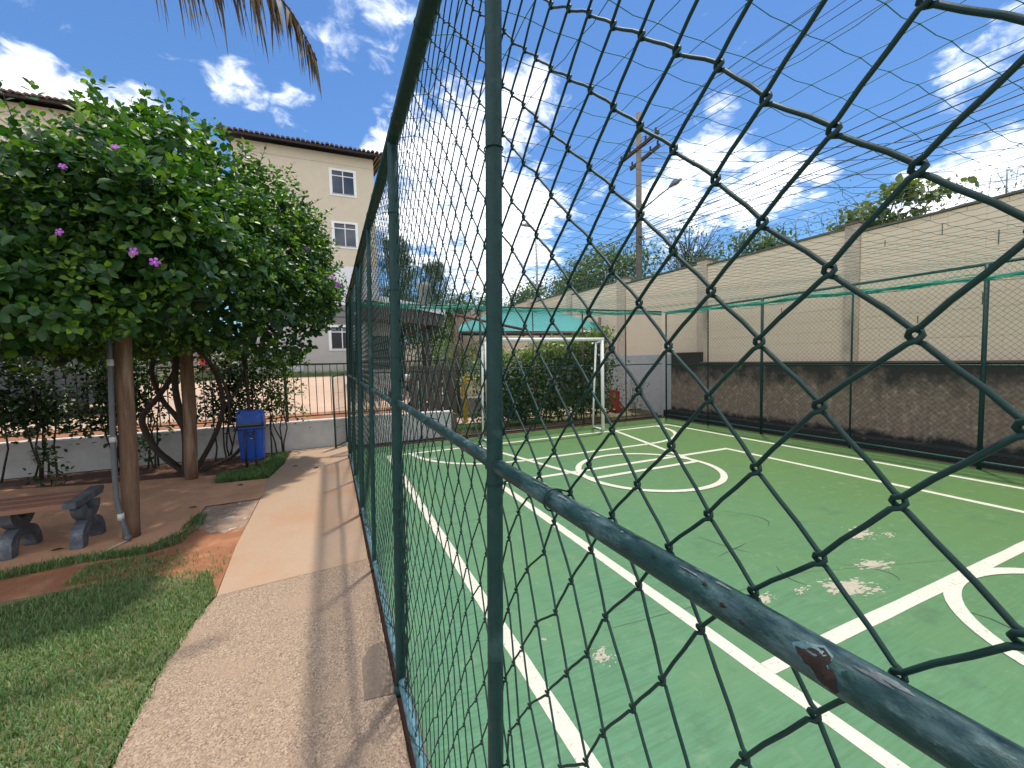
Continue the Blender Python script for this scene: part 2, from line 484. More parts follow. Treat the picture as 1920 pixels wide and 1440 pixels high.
class MB:
    """Collects shapes in world coordinates; build() links them as one mesh object."""

    def __init__(self):
        self.v = []
        self.f = []
        self.n = 0
        self.smooth = []

    def add(self, vs, fs, smooth=False):
        b = self.n
        self.v.extend([tuple(map(float, p)) for p in vs])
        self.f.extend([tuple(int(i) + b for i in f) for f in fs])
        self.smooth.extend([smooth] * len(fs))
        self.n += len(vs)
        return self

    def box(self, x0, x1, y0, y1, z0, z1):
        vs = [(x0, y0, z0), (x1, y0, z0), (x1, y1, z0), (x0, y1, z0), (x0, y0, z1), (x1, y0, z1), (x1, y1, z1), (x0, y1, z1)]
        fs = [(3, 2, 1, 0), (4, 5, 6, 7), (0, 1, 5, 4), (1, 2, 6, 5), (2, 3, 7, 6), (3, 0, 4, 7)]
        return self.add(vs, fs)

    def obox(self, c, ax, ay, az):
        """box given centre and three half-axis vectors"""
        c, ax, ay, az = (np.array(q, float) for q in (c, ax, ay, az))
        vs = [c + sx * ax + sy * ay + sz * az for sz in (-1, 1) for sx, sy in ((-1, -1), (1, -1), (1, 1), (-1, 1))]
        fs = [(3, 2, 1, 0), (4, 5, 6, 7), (0, 1, 5, 4), (1, 2, 6, 5), (2, 3, 7, 6), (3, 0, 4, 7)]
        return self.add(vs, fs)

    def bbox(self, x0, x1, y0, y1, z0, z1, b=0.01):
        """box with chamfered vertical and top edges"""
        ring = lambda i, z: [(x0 + i + b, y0 + i, z), (x1 - i - b, y0 + i, z), (x1 - i, y0 + i + b, z), (x1 - i, y1 - i - b, z), (x1 - i - b, y1 - i, z), (x0 + i + b, y1 - i, z), (x0 + i, y1 - i - b, z), (x0 + i, y0 + i + b, z)]
        vs = ring(0, z0) + ring(0, z1 - b) + ring(b, z1)
        fs = [tuple(range(7, -1, -1)), tuple(range(16, 24))]
        for l in (0, 8):
            for i in range(8):
                j = (i + 1) % 8
                fs.append((l + i, l + j, l + 8 + j, l + 8 + i))
        return self.add(vs, fs)

    def tube(self, pts, r, sides=8, caps=True, smooth=True):
        pts = [np.array(p, float) for p in pts]
        n = len(pts)
        rs = [r] * n if np.isscalar(r) else list(r)
        tans = []
        for i in range(n):
            t = pts[min(i + 1, n - 1)] - pts[max(i - 1, 0)]
            tans.append(t / (np.linalg.norm(t) + 1e-12))
        t0 = tans[0]
        ref = np.array((0, 0, 1.0)) if abs(t0[2]) < 0.9 else np.array((1.0, 0, 0))
        u = np.cross(t0, ref)
        u /= np.linalg.norm(u)
        ang = np.arange(sides) * 2 * math.pi / sides
        ca, sa = np.cos(ang)[:, None], np.sin(ang)[:, None]
        vs = []
        for i in range(n):
            t = tans[i]
            u = u - t * (u @ t)
            u /= (np.linalg.norm(u) + 1e-12)
            w = np.cross(t, u)
            vs.extend((pts[i] + rs[i] * (ca * u + sa * w)).tolist())
        fs = []
        for i in range(n - 1):
            a = i * sides
            for k in range(sides):
                k2 = (k + 1) % sides
                fs.append((a + k, a + k2, a + sides + k2, a + sides + k))
        if caps:
            fs.append(tuple(range(sides - 1, -1, -1)))
            fs.append(tuple((n - 1) * sides + k for k in range(sides)))
        return self.add(vs, fs, smooth)

    def prism(self, poly, axis, a0, a1):
        """polygon in the two other axes, extruded along axis (0, 1 or 2) from a0 to a1"""
        n = len(poly)

        def mk(p, a):
            q = list(p)
            q.insert(axis, a)
            return tuple(q)
        vs = [mk(p, a0) for p in poly] + [mk(p, a1) for p in poly]
        fs = [tuple(range(n - 1, -1, -1)), tuple(range(n, 2 * n))]
        fs += [(i, (i + 1) % n, n + (i + 1) % n, n + i) for i in range(n)]
        return self.add(vs, fs)

    def lathe(self, prof, c, sides=16, smooth=True):
        """profile of (radius, z) turned about a vertical axis through c"""
        vs, fs = [], []
        for r, z in prof:
            for k in range(sides):
                a = 2 * math.pi * k / sides
                vs.append((c[0] + r * math.cos(a), c[1] + r * math.sin(a), c[2] + z))
        for i in range(len(prof) - 1):
            for k in range(sides):
                k2 = (k + 1) % sides
                fs.append((i * sides + k, i * sides + k2, (i + 1) * sides + k2, (i + 1) * sides + k))
        fs.append(tuple(range(sides - 1, -1, -1)))
        fs.append(tuple((len(prof) - 1) * sides + k for k in range(sides)))
        return self.add(vs, fs, smooth)

    def build(self, name, m, parent=None, loc=None):
        off = OFF[parent] if parent is not None else np.array(loc if loc is not None else (0, 0, 0), float)
        me = bpy.data.meshes.new(name)
        vs = np.array(self.v, float) - off
        me.from_pydata(vs.tolist(), [], self.f)
        me.polygons.foreach_set('use_smooth', self.smooth)
        me.materials.append(MATS[m])
        me.update()
        return link(name, me, parent, loc)


def fast_mesh(name, V, F, m, tone=None, off=(0, 0, 0)):
    """V (n,3), F (k,3 or 4) numpy -> mesh"""
    me = bpy.data.meshes.new(name)
    V = np.asarray(V, np.float32) - np.asarray(off, np.float32)
    F = np.asarray(F, np.int32)
    k, w = F.shape
    me.vertices.add(len(V))
    me.vertices.foreach_set('co', V.ravel())
    me.loops.add(k * w)
    me.loops.foreach_set('vertex_index', F.ravel())
    me.polygons.add(k)
    me.polygons.foreach_set('loop_start', np.arange(k, dtype=np.int32) * w)
    me.polygons.foreach_set('loop_total', np.full(k, w, np.int32))
    if tone is not None:
        a = me.attributes.new('tone', 'FLOAT', 'FACE')
        a.data.foreach_set('value', np.asarray(tone, np.float32))
    me.materials.append(MATS[m])
    me.update(calc_edges=True)
    me.validate()
    if tone is not None:
        me.polygons.foreach_set('use_smooth', np.ones(len(me.polygons), bool))
    return me


LEAF_V = np.array([(0, 0, 0), (-.30, .30, .05), (.30, .30, .05), (-.29, .66, .04), (.29, .66, .04), (0, 1, -.10), (0, .5, -.04)], float)
LEAF_F = np.array([(0, 2, 6), (0, 6, 1), (1, 6, 3), (6, 2, 4), (6, 4, 5), (6, 5, 3)])
SLIM_V = np.array([(0, 0, 0), (-.17, .42, .03), (.17, .42, .03), (0, 1, -.12)], float)
SLIM_F = np.array([(0, 2, 1), (1, 2, 3)])


def frames(d, nrm=None, roll=None):
    """rotation matrices with column 1 along d and column 2 near nrm"""
    d = d / (np.linalg.norm(d, axis=1, keepdims=True) + 1e-9)
    z = nrm - d * np.sum(nrm * d, axis=1, keepdims=True)
    z /= (np.linalg.norm(z, axis=1, keepdims=True) + 1e-9)
    x = np.cross(d, z)
    return np.stack([x, d, z], axis=2)


def leaves(pos, d, nrm, size, tone, LV=LEAF_V, LF=LEAF_F):
    R = frames(d, nrm)
    n = len(pos)
    V = np.einsum('nij,kj->nki', R, LV) * size[:, None, None] + pos[:, None, :]
    F = (LF[None] + (np.arange(n) * len(LV))[:, None, None]).reshape(-1, 3)
    return V.reshape(-1, 3), F, np.repeat(tone, len(LF))


def rnd_dirs(n):
    v = RNG.normal(size=(n, 3))
    return v / np.linalg.norm(v, axis=1, keepdims=True)


def structure(o, label=None):
    o['kind'] = 'structure'
    if label:
        o['label'] = label
    return o


def sheet(name, poly, z, m, parent=None):
    b = MB()
    b.add([(x, y, z) for x, y in poly], [tuple(range(len(poly)))])
    return b.build(name, m, parent)


def smooth_noise1(n, k):
    """n values of smooth noise with k control points"""
    c = RNG.normal(size=k + 3)
    x = np.linspace(0, k, n)
    return np.interp(x, np.arange(k + 3), c)


# ------------------------------------------------------------------ the setting: ground, court, path
def tz(x, y):
    if y < 8.95:
        return -0.05
    if x < 2.55:
        return 0.42 + max(0.0, y - 9.4) * 0.0555 if y > 9.0 else 0.42
    if x < 8.7:
        return 0.0 + max(0.0, y - 8.95) * 0.055
    return 0.3 + max(0.0, y - 8.95) * 0.05


def terrain(name, xs, ys, dz, m):
    b = MB()
    b.add([(x, y, tz(x, y) + dz) for y in ys for x in xs],
          [(j * len(xs) + i, j * len(xs) + i + 1, (j + 1) * len(xs) + i + 1, (j + 1) * len(xs) + i) for j in range(len(ys) - 1) for i in range(len(xs) - 1)])
    return structure(b.build(name, m))


gx = [-300, -60, -30, -14, -8, -4, 0, 2.54, 2.56, 5, 8.69, 8.71, 14, 30, 60, 300]
gy = [-200, -40, -10, 0, 4, 8.94, 8.96, 9.4, 12, 16, 20, 26, 34, 50, 90, 200, 400]
terrain('ground', gx, gy, 0.0, 'ground')
terrain('driveway', [-16, -10, -6, -3, 0, 1.5, 2.5], [10.5, 12, 14, 16, 18, 20.4], 0.012, 'driveway')
terrain('verge', [-16, -10, -6, -3, 0, 1.5, 2.5], [9.0, 9.4, 10.48], 0.012, 'soil')  # brown soil colour stands in for shade on this strip of driveway
terrain('playground_paving', [2.8, 4, 6, 8.3], [9.6, 10.4], 0.03, 'driveway')

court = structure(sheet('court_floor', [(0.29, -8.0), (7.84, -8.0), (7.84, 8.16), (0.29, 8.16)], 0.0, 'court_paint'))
LW = 0.042


def pline(x0, y0, x1, y1, w=LW, z=0.004):
    z *= .4
    d = np.array((x1 - x0, y1 - y0), float)
    L = np.linalg.norm(d)
    d /= L
    n = np.array((-d[1], d[0])) * w
    k = max(2, int(L / 0.25))
    vs, fs = [], []
    jl, jr = RNG.normal(0, 0.0022, k + 1), RNG.normal(0, 0.0022, k + 1)
    for i in range(k + 1):
        p = np.array((x0, y0)) + d * L * i / k
        a, c = p + n * (1 + jl[i] / w), p - n * (1 + jr[i] / w)
        vs += [(a[0], a[1], z), (c[0], c[1], z)]
        if i:
            fs.append((2 * i - 2, 2 * i - 1, 2 * i + 1, 2 * i))
    return vs, fs


def parc(cx, cy, r, a0, a1, w=LW, z=0.007, k=40):
    z *= .4
    vs, fs = [], []
    for i in range(k + 1):
        a = math.radians(a0 + (a1 - a0) * i / k)
        for rr in (r + w, r - w):
            vs.append((cx + rr * math.cos(a), cy + rr * math.sin(a), z))
        if i:
            fs.append((2 * i - 2, 2 * i - 1, 2 * i + 1, 2 * i))
    return vs, fs


MARKS = [
    pline(.86, -6.4, .86, 7.332), pline(7.08, -6.4, 7.08, 7.332), pline(.902, 7.29, 7.038, 7.29),
    pline(1.92, -4.0, 1.92, 4.97), pline(6.07, -4.0, 6.07, 4.97), pline(1.962, 4.928, 6.028, 4.928),
    pline(1.962, 1.345, 6.028, 1.345, z=.004), pline(2.66, 5.87, 5.3, 5.87),
    parc(2.66, 7.29, 1.42, 180, 270, z=.0105), parc(5.3, 7.29, 1.42, 270, 360, z=.0105),
    pline(2.46, 7.25, 3.09, 4.57, z=.013), pline(5.56, 7.25, 4.95, 4.57, z=.013), pline(3.09, 4.53, 4.95, 4.53, z=.0155),
    parc(4.02, 4.53, .96, 0, 360, z=.018, k=72), parc(3.97, .43, .9, 0, 360, z=.0115, k=72), pline(.902, .43, 7.038, .43, z=.014),
]
for vs, fs in MARKS:
    MB().add(vs, fs).build('painted_line', 'line_paint', court)


def flake(cx, cy, sx, sy, n, rot, name='worn_patch', m='bare_concrete', z=0.0006):
    b = MB()
    for i in range(n * 6):
        px_, py_ = RNG.normal(0, .42), RNG.normal(0, .42)
        r = abs(RNG.normal(.06, .075)) * (1.25 - min(1, math.hypot(px_, py_))) + 0.012
        k = 11
        vs = []
        for j in range(k):
            a = 2 * math.pi * j / k
            rr = r * (1 + RNG.normal(0, .28))
            qx, qy = (px_ + rr * math.cos(a)) * sx, (py_ + rr * math.sin(a) * .7) * sy
            vs.append((cx + qx * math.cos(rot) - qy * math.sin(rot), cy + qx * math.sin(rot) + qy * math.cos(rot), z + i * 0.000006))
        b.add(vs, [tuple(range(k))])
    return b.build(name, m, court)


for a in [(4.2, 2.06, .22, .13, 16, .2), (4.36, 1.93, .12, .06, 8, .2), (3.16, 1.60, .24, .15, 26, -.3), (3.66, 1.70, .22, .10, 14, -.2), (2.82, 1.72, .10, .05, 7, .1),
          (2.52, 1.76, .16, .07, 8, 0), (1.28, 1.78, .09, .08, 14, .4), (1.05, 2.03, .03, .03, 4, 0), (2.3, 3.75, .25, .09, 9, .1), (1.45, 6.75, .3, .14, 9, 0), (2.25, 4.6, .14, .05, 6, 0),
          (.62, 2.45, .03, .04, 3, 0), (2.0, 1.2, .04, .03, 3, 0)]:
    flake(*a)


def scuff(pts, w=.004):
    b = MB()
    vs, fs = [], []
    for i, (x, y) in enumerate(pts):
        ww = w * (0.3 + math.sin(math.pi * (i + .5) / len(pts)))
        vs += [(x - ww, y + ww * .6, .0013), (x + ww, y - ww * .6, .0013)]
        if i:
            fs.append((2 * i - 2, 2 * i - 1, 2 * i + 1, 2 * i))
    b.add(vs, fs).build('scuff_mark', 'black_rubber_mark', court)


def bez(p0, p1, p2, k=14):
    return [tuple((1 - t) ** 2 * a + 2 * t * (1 - t) * b_ + t * t * c for a, b_, c in zip(p0, p1, p2)) for t in np.linspace(0, 1, k)]


scuff(bez((3.25, 1.95), (3.75, 1.62), (3.55, 1.50)))
scuff(bez((3.55, 3.0), (3.95, 2.62), (3.62, 2.5)))
scuff(bez((2.9, 2.62), (2.95, 2.3), (3.05, 2.2)))
scuff(bez((2.75, 2.3), (3.0, 2.33), (3.15, 2.36)))
scuff(bez((3.0, 2.0), (2.85, 1.85), (2.95, 1.72)))
scuff([(1.4, 1.95), (2.0, 1.9), (3.0, 1.88), (4.2, 1.5), (5.0, 1.05)], .0028)
scuff([(1.6, 3.3), (2.6, 3.35), (3.8, 2.6), (4.2, 2.3)], .0025)
scuff([(.95, 3.9), (1.4, 3.92), (1.85, 3.95)], .0025)
scuff([(3.55, 1.32), (3.62, 1.30), (3.68, 1.25)], .010)
scuff([(3.45, 1.22), (3.5, 1.05), (3.45, .85)], .005)

# the footpath beside the fence
p1 = MB()
left_edge = [(-.86, -3.0), (-.87, 1.0), (-.875, 2.1), (-.90, 2.5), (-.89, 2.9), (-.845, 3.2), (-.80, 3.42)]
nearp = structure(MB().add([(x, y, .0) for x, y in left_edge] + [(.215, 3.52), (.225, -3.0)] and [(x, y, .0) for x, y in left_edge + [(.215, 3.52), (.225, -3.0)]], [tuple(range(len(left_edge) + 1, -1, -1))]).build('path', 'path_near'))
farp = structure(MB().add([(x, y, .0) for x, y in [(-.80, 3.424), (-.84, 4.3), (-.84, 5.85), (-.865, 6.78), (-.75, 7.6), (-.72, 8.76), (.235, 8.76), (.212, 3.524)]], [tuple(range(7, -1, -1))]).build('path', 'path_far'))
sheet('repair_patch', [(.075, 2.02), (.215, 2.0), (.218, 2.42), (.13, 2.40), (.085, 2.3)], .003, 'dark_patch', nearp)
sheet('rough_patch', [(-1.375, 5.73), (-1.2, 5.70), (-1.05, 5.74), (-.852, 5.75), (-.852, 4.9), (-.88, 4.78), (-.95, 4.82), (-1.0, 4.72), (-1.08, 4.80), (-1.13, 4.78), (-1.2, 4.90), (-1.28, 4.97), (-1.36, 5.15)], -.0075, 'rough_patch', farp)
structure(MB().box(.218, .262, -3, 8.7, -.04, -.012).build('gutter_strip', 'soil_dark'))
structure(MB().box(.262, .288, -8, 8.2, -.06, .012).build('fence_kerb', 'dark_patch'))
# slab under the pergola, with a curved front edge
fe = [(-7.0, 4.25), (-3.4, 4.42), (-2.5, 4.58), (-2.0, 4.66), (-1.6, 4.62), (-1.45, 4.68), (-1.38, 5.0), (-1.385, 5.74), (-.852, 5.76), (-.842, 5.85), (-.868, 6.74), (-1.5, 6.80), (-1.62, 7.35), (-2.2, 7.48), (-3.0, 7.6), (-4.3, 7.95), (-7.0, 8.2)]
structure(sheet('paved_terrace', fe, -.004, 'slab'))
structure(sheet('planting_bed', [(-7.0, 8.22), (-4.3, 7.97), (-3.0, 7.62), (-2.2, 7.5), (-1.62, 7.37), (-1.5, 6.82), (-.87, 6.79), (-.76, 7.6), (-.73, 8.75), (-7, 8.75)], -.015, 'soil_dark'))
structure(sheet('bare_soil', [(-7, 3.6), (-7, 4.24), (-3.4, 4.41), (-2.5, 4.57), (-2.0, 4.65), (-1.6, 4.61), (-1.43, 4.66), (-1.37, 5.0), (-1.385, 5.735), (-.852, 5.745), (-.845, 4.3), (-.81, 3.44), (-.9, 3.3)], -.010, 'soil'))
structure(sheet('lawn', [(-7, -3), (-.88, -3), (-.89, 1), (-.895, 2.1), (-.92, 2.5), (-.91, 2.9), (-.865, 3.2), (-.82, 3.43), (-.95, 3.75), (-1.4, 4.05), (-7, 3.9)], -.006, 'lawn_soil'))


# grass
def in_poly(x, y, poly):
    inside = np.zeros(len(x), bool)
    j = len(poly) - 1
    for i in range(len(poly)):
        xi, yi = poly[i]
        xj, yj = poly[j]
        c = ((yi > y) != (yj > y)) & (x < (xj - xi) * (y - yi) / (yj - yi + 1e-12) + xi)
        inside ^= c
        j = i
    return inside


def patch_noise(x, y, s, seed):
    r = np.random.default_rng(seed)
    out = np.zeros(len(x))
    for k in range(7):
        a = r.uniform(0, 6.28)
        f = s * r.uniform(.5, 2.2)
        out += np.sin((x * math.cos(a) + y * math.sin(a)) * f + r.uniform(0, 6.28))
    return out / 7


def grass(name, poly, n, h, label, bald=None, tone0=.5, far=False):
    xs, ys = [p[0] for p in poly], [p[1] for p in poly]
    x = RNG.uniform(min(xs), max(xs), n)
    y = RNG.uniform(min(ys), max(ys), n)
    keep = in_poly(x, y, poly)
    pn = patch_noise(x, y, 5.0, 3)
    if bald is not None:
        keep &= (pn + RNG.normal(0, .22, n)) > bald(x, y)
    x, y, pn = x[keep], y[keep], pn[keep]
    n = len(x)
    az = RNG.uniform(0, 2 * math.pi, n)
    lean = RNG.uniform(.15, 1.15, n)
    hh = h * RNG.lognormal(0, .3, n)
    w = RNG.uniform(.0016, .0032, n)
    dx, dy = np.cos(az), np.sin(az)
    base = np.stack([x, y, np.full(n, -.006)], 1)
    side = np.stack([-dy, dx, np.zeros(n)], 1) * w[:, None]
    m1 = base + np.stack([dx * np.sin(lean * .6), dy * np.sin(lean * .6), np.cos(lean * .6)], 1) * (hh * .55)[:, None]
    tip = m1 + np.stack([dx * np.sin(lean * 1.3), dy * np.sin(lean * 1.3), np.cos(lean * 1.3) * .8], 1) * (hh * .5)[:, None]
    V = np.stack([base - side, base + side, m1 + side * .8, m1 - side * .8, tip], 1).reshape(-1, 3)
    k = np.arange(n)[:, None] * 5
    F = np.concatenate([k + np.array([[0, 1, 2]]), k + np.array([[0, 2, 3]]), k + np.array([[3, 2, 4]])], 1).reshape(-1, 3)
    tone = np.clip(tone0 + pn * .35 + RNG.normal(0, .2, n), 0, 1)
    o = link(name, fast_mesh(name, V, F, 'grass_blade', np.repeat(tone, 3)))
    return tag(o, label, 'grass', kind='stuff')


lawn_poly = [(-4.2, .3), (-.845, .3), (-.87, 1.2), (-.845, 1.7), (-.87, 2.1), (-.885, 2.25), (-.87, 2.5), (-.885, 2.65), (-.86, 2.9), (-.855, 3.05), (-.82, 3.2), (-.815, 3.5), (-.93, 3.85), (-1.4, 4.12), (-1.9, 4.0), (-2.6, 3.78), (-4.2, 3.6)]
grass('lawn_grass', lawn_poly, 150000, .034, 'short green lawn beside the footpath at the front',
      bald=lambda x, y: -.62 + np.clip((y - 3.45) * 1.3, 0, 2) - .5 * (x > -1.0))
grass('grass_edge', [(-4.2, 4.10), (-3.0, 4.30), (-2.4, 4.46), (-1.95, 4.54), (-1.55, 4.50), (-1.32, 4.62), (-1.25, 5.05), (-1.30, 5.42), (-1.41, 5.40), (-1.43, 4.95), (-1.55, 4.66), (-2.0, 4.70), (-2.5, 4.64), (-3.4, 4.46), (-4.2, 4.36)], 52000, .045,
      'narrow strip of grass along the curved terrace edge', bald=lambda x, y: -.55 + .3 * (x < -2.2), tone0=.42)
grass('grass_tufts', [(-1.9, 4.1), (-1.2, 4.05), (-.85, 3.7), (-.83, 4.15), (-1.05, 4.5), (-1.35, 4.5), (-1.9, 4.45)], 9000, .03, 'sparse grass tufts on the bare orange soil', bald=lambda x, y: .12, tone0=.5)
grass('grass_patch', [(-1.52, 6.80), (-.875, 6.77), (-.77, 7.6), (-.76, 8.4), (-.98, 8.3), (-1.1, 7.6), (-1.35, 7.3), (-1.55, 7.25)], 32000, .065, 'lush grass patch below the blue litter bin', tone0=.45)
for i in range(3):
    pass


# ------------------------------------------------------------------ near chain-link fence beside the camera
def lean(z):
    return 0.026 * (z - 1.5)


nf = thing('chain_link_fence', 'tall dark green chain-link fence running close past the camera along the footpath', 'fence', (.26, 4.0, 0))
POSTS = [(-1.9, .024), (-.55, .0155), (.735, .0155), (2.01, .024), (3.32, .0165), (4.62, .026), (6.0, .018), (7.52, .026)]
for y, r in POSTS:
    pts = [(.283 + lean(z), y, z) for z in np.linspace(-.05, 2.60, 12)]
    pb = MB().tube(pts, r, 20)
    po = pb.build('post', 'green_paint_worn', nf)
    # welded foot plate collar
    MB().tube([(.283 + lean(0), y, -.02), (.283 + lean(0.03), y, .035)], r * 1.35, 16).build('collar', 'green_paint', po)
tr = MB().tube([(.283 + lean(2.62), y, 2.62 + .006 * math.sin(y * 2)) for y in np.linspace(-2.2, 7.55, 24)], .029, 20)
tro = tr.build('top_rail', 'green_paint_worn', nf)
for (y0, r0), (y1, r1) in zip(POSTS[:-1], POSTS[1:]):
    za, zb = 1.398 + RNG.normal(0, .004), 1.398 + RNG.normal(0, .004)
    if y0 == .735:
        za, zb = 1.400, 1.412
    if y0 == -.55:
        za, zb = 1.402, 1.398
    MB().tube([(.283, y0 + r0 * .6 + t * (y1 - y0 - r0 * .6 - r1 * .6), za + (zb - za) * t) for t in np.linspace(0, 1, 10)], .0138, 20).build('middle_rail', 'green_paint_rail', nf)
    if r0 < .5:
        # weld bead where the rail meets the post
        MB().lathe([(.006, -.016), (.0175, -.008), (.0185, 0), (.0175, .008), (.006, .016)], (.283, y0 + r0 * .75, 1.398), 12).build('weld', 'green_paint_worn', nf)
MB().tube([(.252, y, .055 + .004 * math.sin(3 * y)) for y in np.linspace(-2.2, 7.55, 30)], .021, 16).build('bottom_rail', 'blue_faded_paint', nf)

HB = .0465
NJ_UP = 22
zrow = [1.609 + .0456 * j for j in range(0, NJ_UP + 1)]
zlow = []
z = 1.609
k = 0
while z > .06:
    z -= (.047, .051, .052, .050, .060)[k] if k < 5 else .071
    zlow.append(z)
    k += 1
ZR = list(reversed(zlow)) + zrow
J0 = len(zlow)
NC = 190
C0 = 24
DY = np.zeros((NC + 4, len(ZR)))
DZ = np.zeros_like(DY)
DX = np.zeros_like(DY)
cc, jj = np.meshgrid(np.arange(NC + 4), np.arange(len(ZR)), indexing='ij')
lowm = np.clip((1.42 - np.array(ZR)[jj]) / .15, 0, 1)
DY += (.0045 + .0065 * lowm) * np.sin(cc * .31 + jj * .17) * np.sin(jj * .11 + 1) + RNG.normal(0, 1, DY.shape) * (.0014 + .0030 * lowm)
DZ += (.0040 + .0075 * lowm) * np.sin(cc * .23 + 2) * np.cos(jj * .19) + RNG.normal(0, 1, DY.shape) * (.0014 + .0035 * lowm)
DX += lowm * .010 * np.sin(cc * .21 + jj * .33)
yy_, zz_ = .128 + (cc - C0) * HB, np.array(ZR)[jj]
DY += -(yy_ - .70) * .55 * np.exp(-((yy_ - .70) / .13) ** 2) * np.clip((1.22 - zz_) / .4, 0, 1)
DZ += .030 * np.exp(-((yy_ - .74) / .12) ** 2) * np.clip((1.40 - zz_) / .1, 0, 1)
DX += .004 * np.sin(cc * .14 + jj * .21) + .003 * np.sin(cc * .05 + 1)


def chain_wire(c, sides, detail):
    """one vertical zigzag wire between columns c and c + 1"""
    pts = []
    e, dd = .0034, .0020
    for j in range(len(ZR)):
        left = ((j - J0) + (c - C0)) % 2 == 0
        col = c if left else c + 1
        y = .128 + (col - C0) * HB + DY[col, j]
        zz = ZR[j] + DZ[col, j]
        xx = .302 + lean(zz) + DX[col, j]
        if zz < .45:
            xx -= (.45 - zz) * .035
        s = -1 if left else 1          # side the bend reaches to
        f = -1 if left else 1
        if detail:
            pts += [(xx + dd * f, y - s * e * .9, zz - .0048), (xx + dd * .75 * f, y + s * e * .6, zz - .0026), (xx, y + s * e, zz), (xx - dd * .75 * f, y + s * e * .6, zz + .0026), (xx - dd * f, y - s * e * .9, zz + .0048)]
        else:
            pts += [(xx + dd * f, y + s * e * .4, zz - .004), (xx - dd * f, y + s * e * .4, zz + .004)]
    if detail:
        # bow each straight run a little
        out = []
        for i in range(len(pts) - 1):
            out.append(pts[i])
            a, b = np.array(pts[i]), np.array(pts[i + 1])
            if np.linalg.norm(b - a) > .025:
                for t in (.33, .67):
                    q = a + (b - a) * t
                    bow = .0006 * math.sin(math.pi * 2 * t) * (1 if b[1] > a[1] else -1)
                    out.append((q[0], q[1] - bow, q[2] + .0005))
        out.append(pts[-1])
        pts = out
    return MB().tube(pts, .00185, sides, caps=False)


for c in range(0, NC):
    y = .128 + (c - C0) * HB
    if y > 7.46:
        break
    near = -.1 < y < 1.6
    chain_wire(c, 8 if near else (5 if y < 3.2 else 4), y < 3.2).build('wire', 'wire_pvc', nf)


def tie(y, zc, r, name='tie_wire', vertical=False):
    pts = []
    for k in range(21):
        a = 2 * math.pi * k / 17
        if vertical:      # round a post
            pts.append((.283 + lean(zc) + r * math.cos(a), y + r * math.sin(a), zc + .004 * k / 20))
        else:
            pts.append((.283 + lean(zc) + r * math.cos(a), y + .004 * k / 20, zc + r * math.sin(a)))
    pts += [(.283 + lean(zc) + r + .010, pts[-1][1] - .004, pts[-1][2] - .006), (.283 + lean(zc) + r + .013, pts[-1][1] + .003, pts[-1][2] - .012)]
    MB().tube(pts, .0014, 6).build(name, 'wire_pvc', nf)


for y, zc in ((.505, 1.40), (1.30, 1.406), (2.2, 1.40), (2.5, 1.40), (3.05, 1.40), (3.6, 1.40), (4.2, 1.40), (5.1, 1.40)):
    tie(y, zc, .0158)
for y, zc, r in ((.735, 1.985, .0175), (2.01, 2.28, .026), (2.01, 1.93, .026), (2.01, 1.62, .026), (3.32, 2.0, .0185), (4.62, 1.8, .028), (2.01, .9, .026), (.735, 1.36, .0178)):
    tie(y, zc, r, vertical=True)
for y in np.arange(1.0, 7.4, .42):
    tie(y + RNG.normal(0, .05), 2.62, .031)
# overlapping wire ends bunched beside the thick post
for i in range(22):
    y0, x0 = 2.0 + RNG.uniform(-.14, .22), .288 + RNG.uniform(-.012, .014)
    zt = RNG.uniform(.7, 1.36)
    pts = [(x0 - .03 * (1 - t) + .004 * math.sin(t * 31 + i), y0 + .018 * math.sin(t * 26 + i * 2.1) + .02 * t, .05 + (zt - .05) * t) for t in np.linspace(0, 1, 26)]
    MB().tube(pts, .0018, 5, caps=False).build('loose_wire', 'wire_pvc', nf)
# rust blister and chipped paint on the rail by the camera


def rail_patch(y, th, ly, lt, m, n=18, r=.01405):
    """irregular patch lying on the middle rail: centre y, angle th, half sizes along and around"""
    pb_ = MB()
    vs_ = []
    for ring in (0, .55, 1.0):
        for k_ in range(n):
            a = 2 * math.pi * k_ / n
            q = ring * (1 + (.16 * math.sin(3 * a + y * 50) + .10 * math.sin(7 * a + 1)) * (ring > .9))
            yy, tt = y + ly * q * math.cos(a), th + lt * q * math.sin(a)
            rr = r + (.0007 * (1 - ring))
            vs_.append((.283 + rr * math.cos(tt), yy, 1.400 + rr * math.sin(tt)))
    fs_ = [(l * n + k_, l * n + (k_ + 1) % n, (l + 1) * n + (k_ + 1) % n, (l + 1) * n + k_) for l in (0, 1) for k_ in range(n)]
    return pb_.add(vs_, fs_, True).build('rust_patch' if m == 'rust_blister' else 'paint_chip', m, nf)


rail_patch(.157, 2.52, .0108, .60, 'blue_faded_paint', r=.01392)
rail_patch(.156, 2.60, .0095, .55, 'rust_blister')
rail_patch(.147, 3.20, .006, .50, 'rust_blister')
for y, th, a_, b_ in ((.243, 2.2, .0022, .10), (.222, 2.75, .003, .12), (.205, 3.0, .0022, .10), (.30, 2.4, .002, .08), (.335, 2.9, .0025, .09)):
    rail_patch(y, th, a_, b_, 'rust_blister')
rail_patch(.137, 2.5, .0036, .22, 'green_paint')
for i in range(16):
    rail_patch(RNG.uniform(.09, .6), RNG.uniform(1.3, 2.1), RNG.uniform(.002, .012), RNG.uniform(.05, .16), 'bare_pipe')
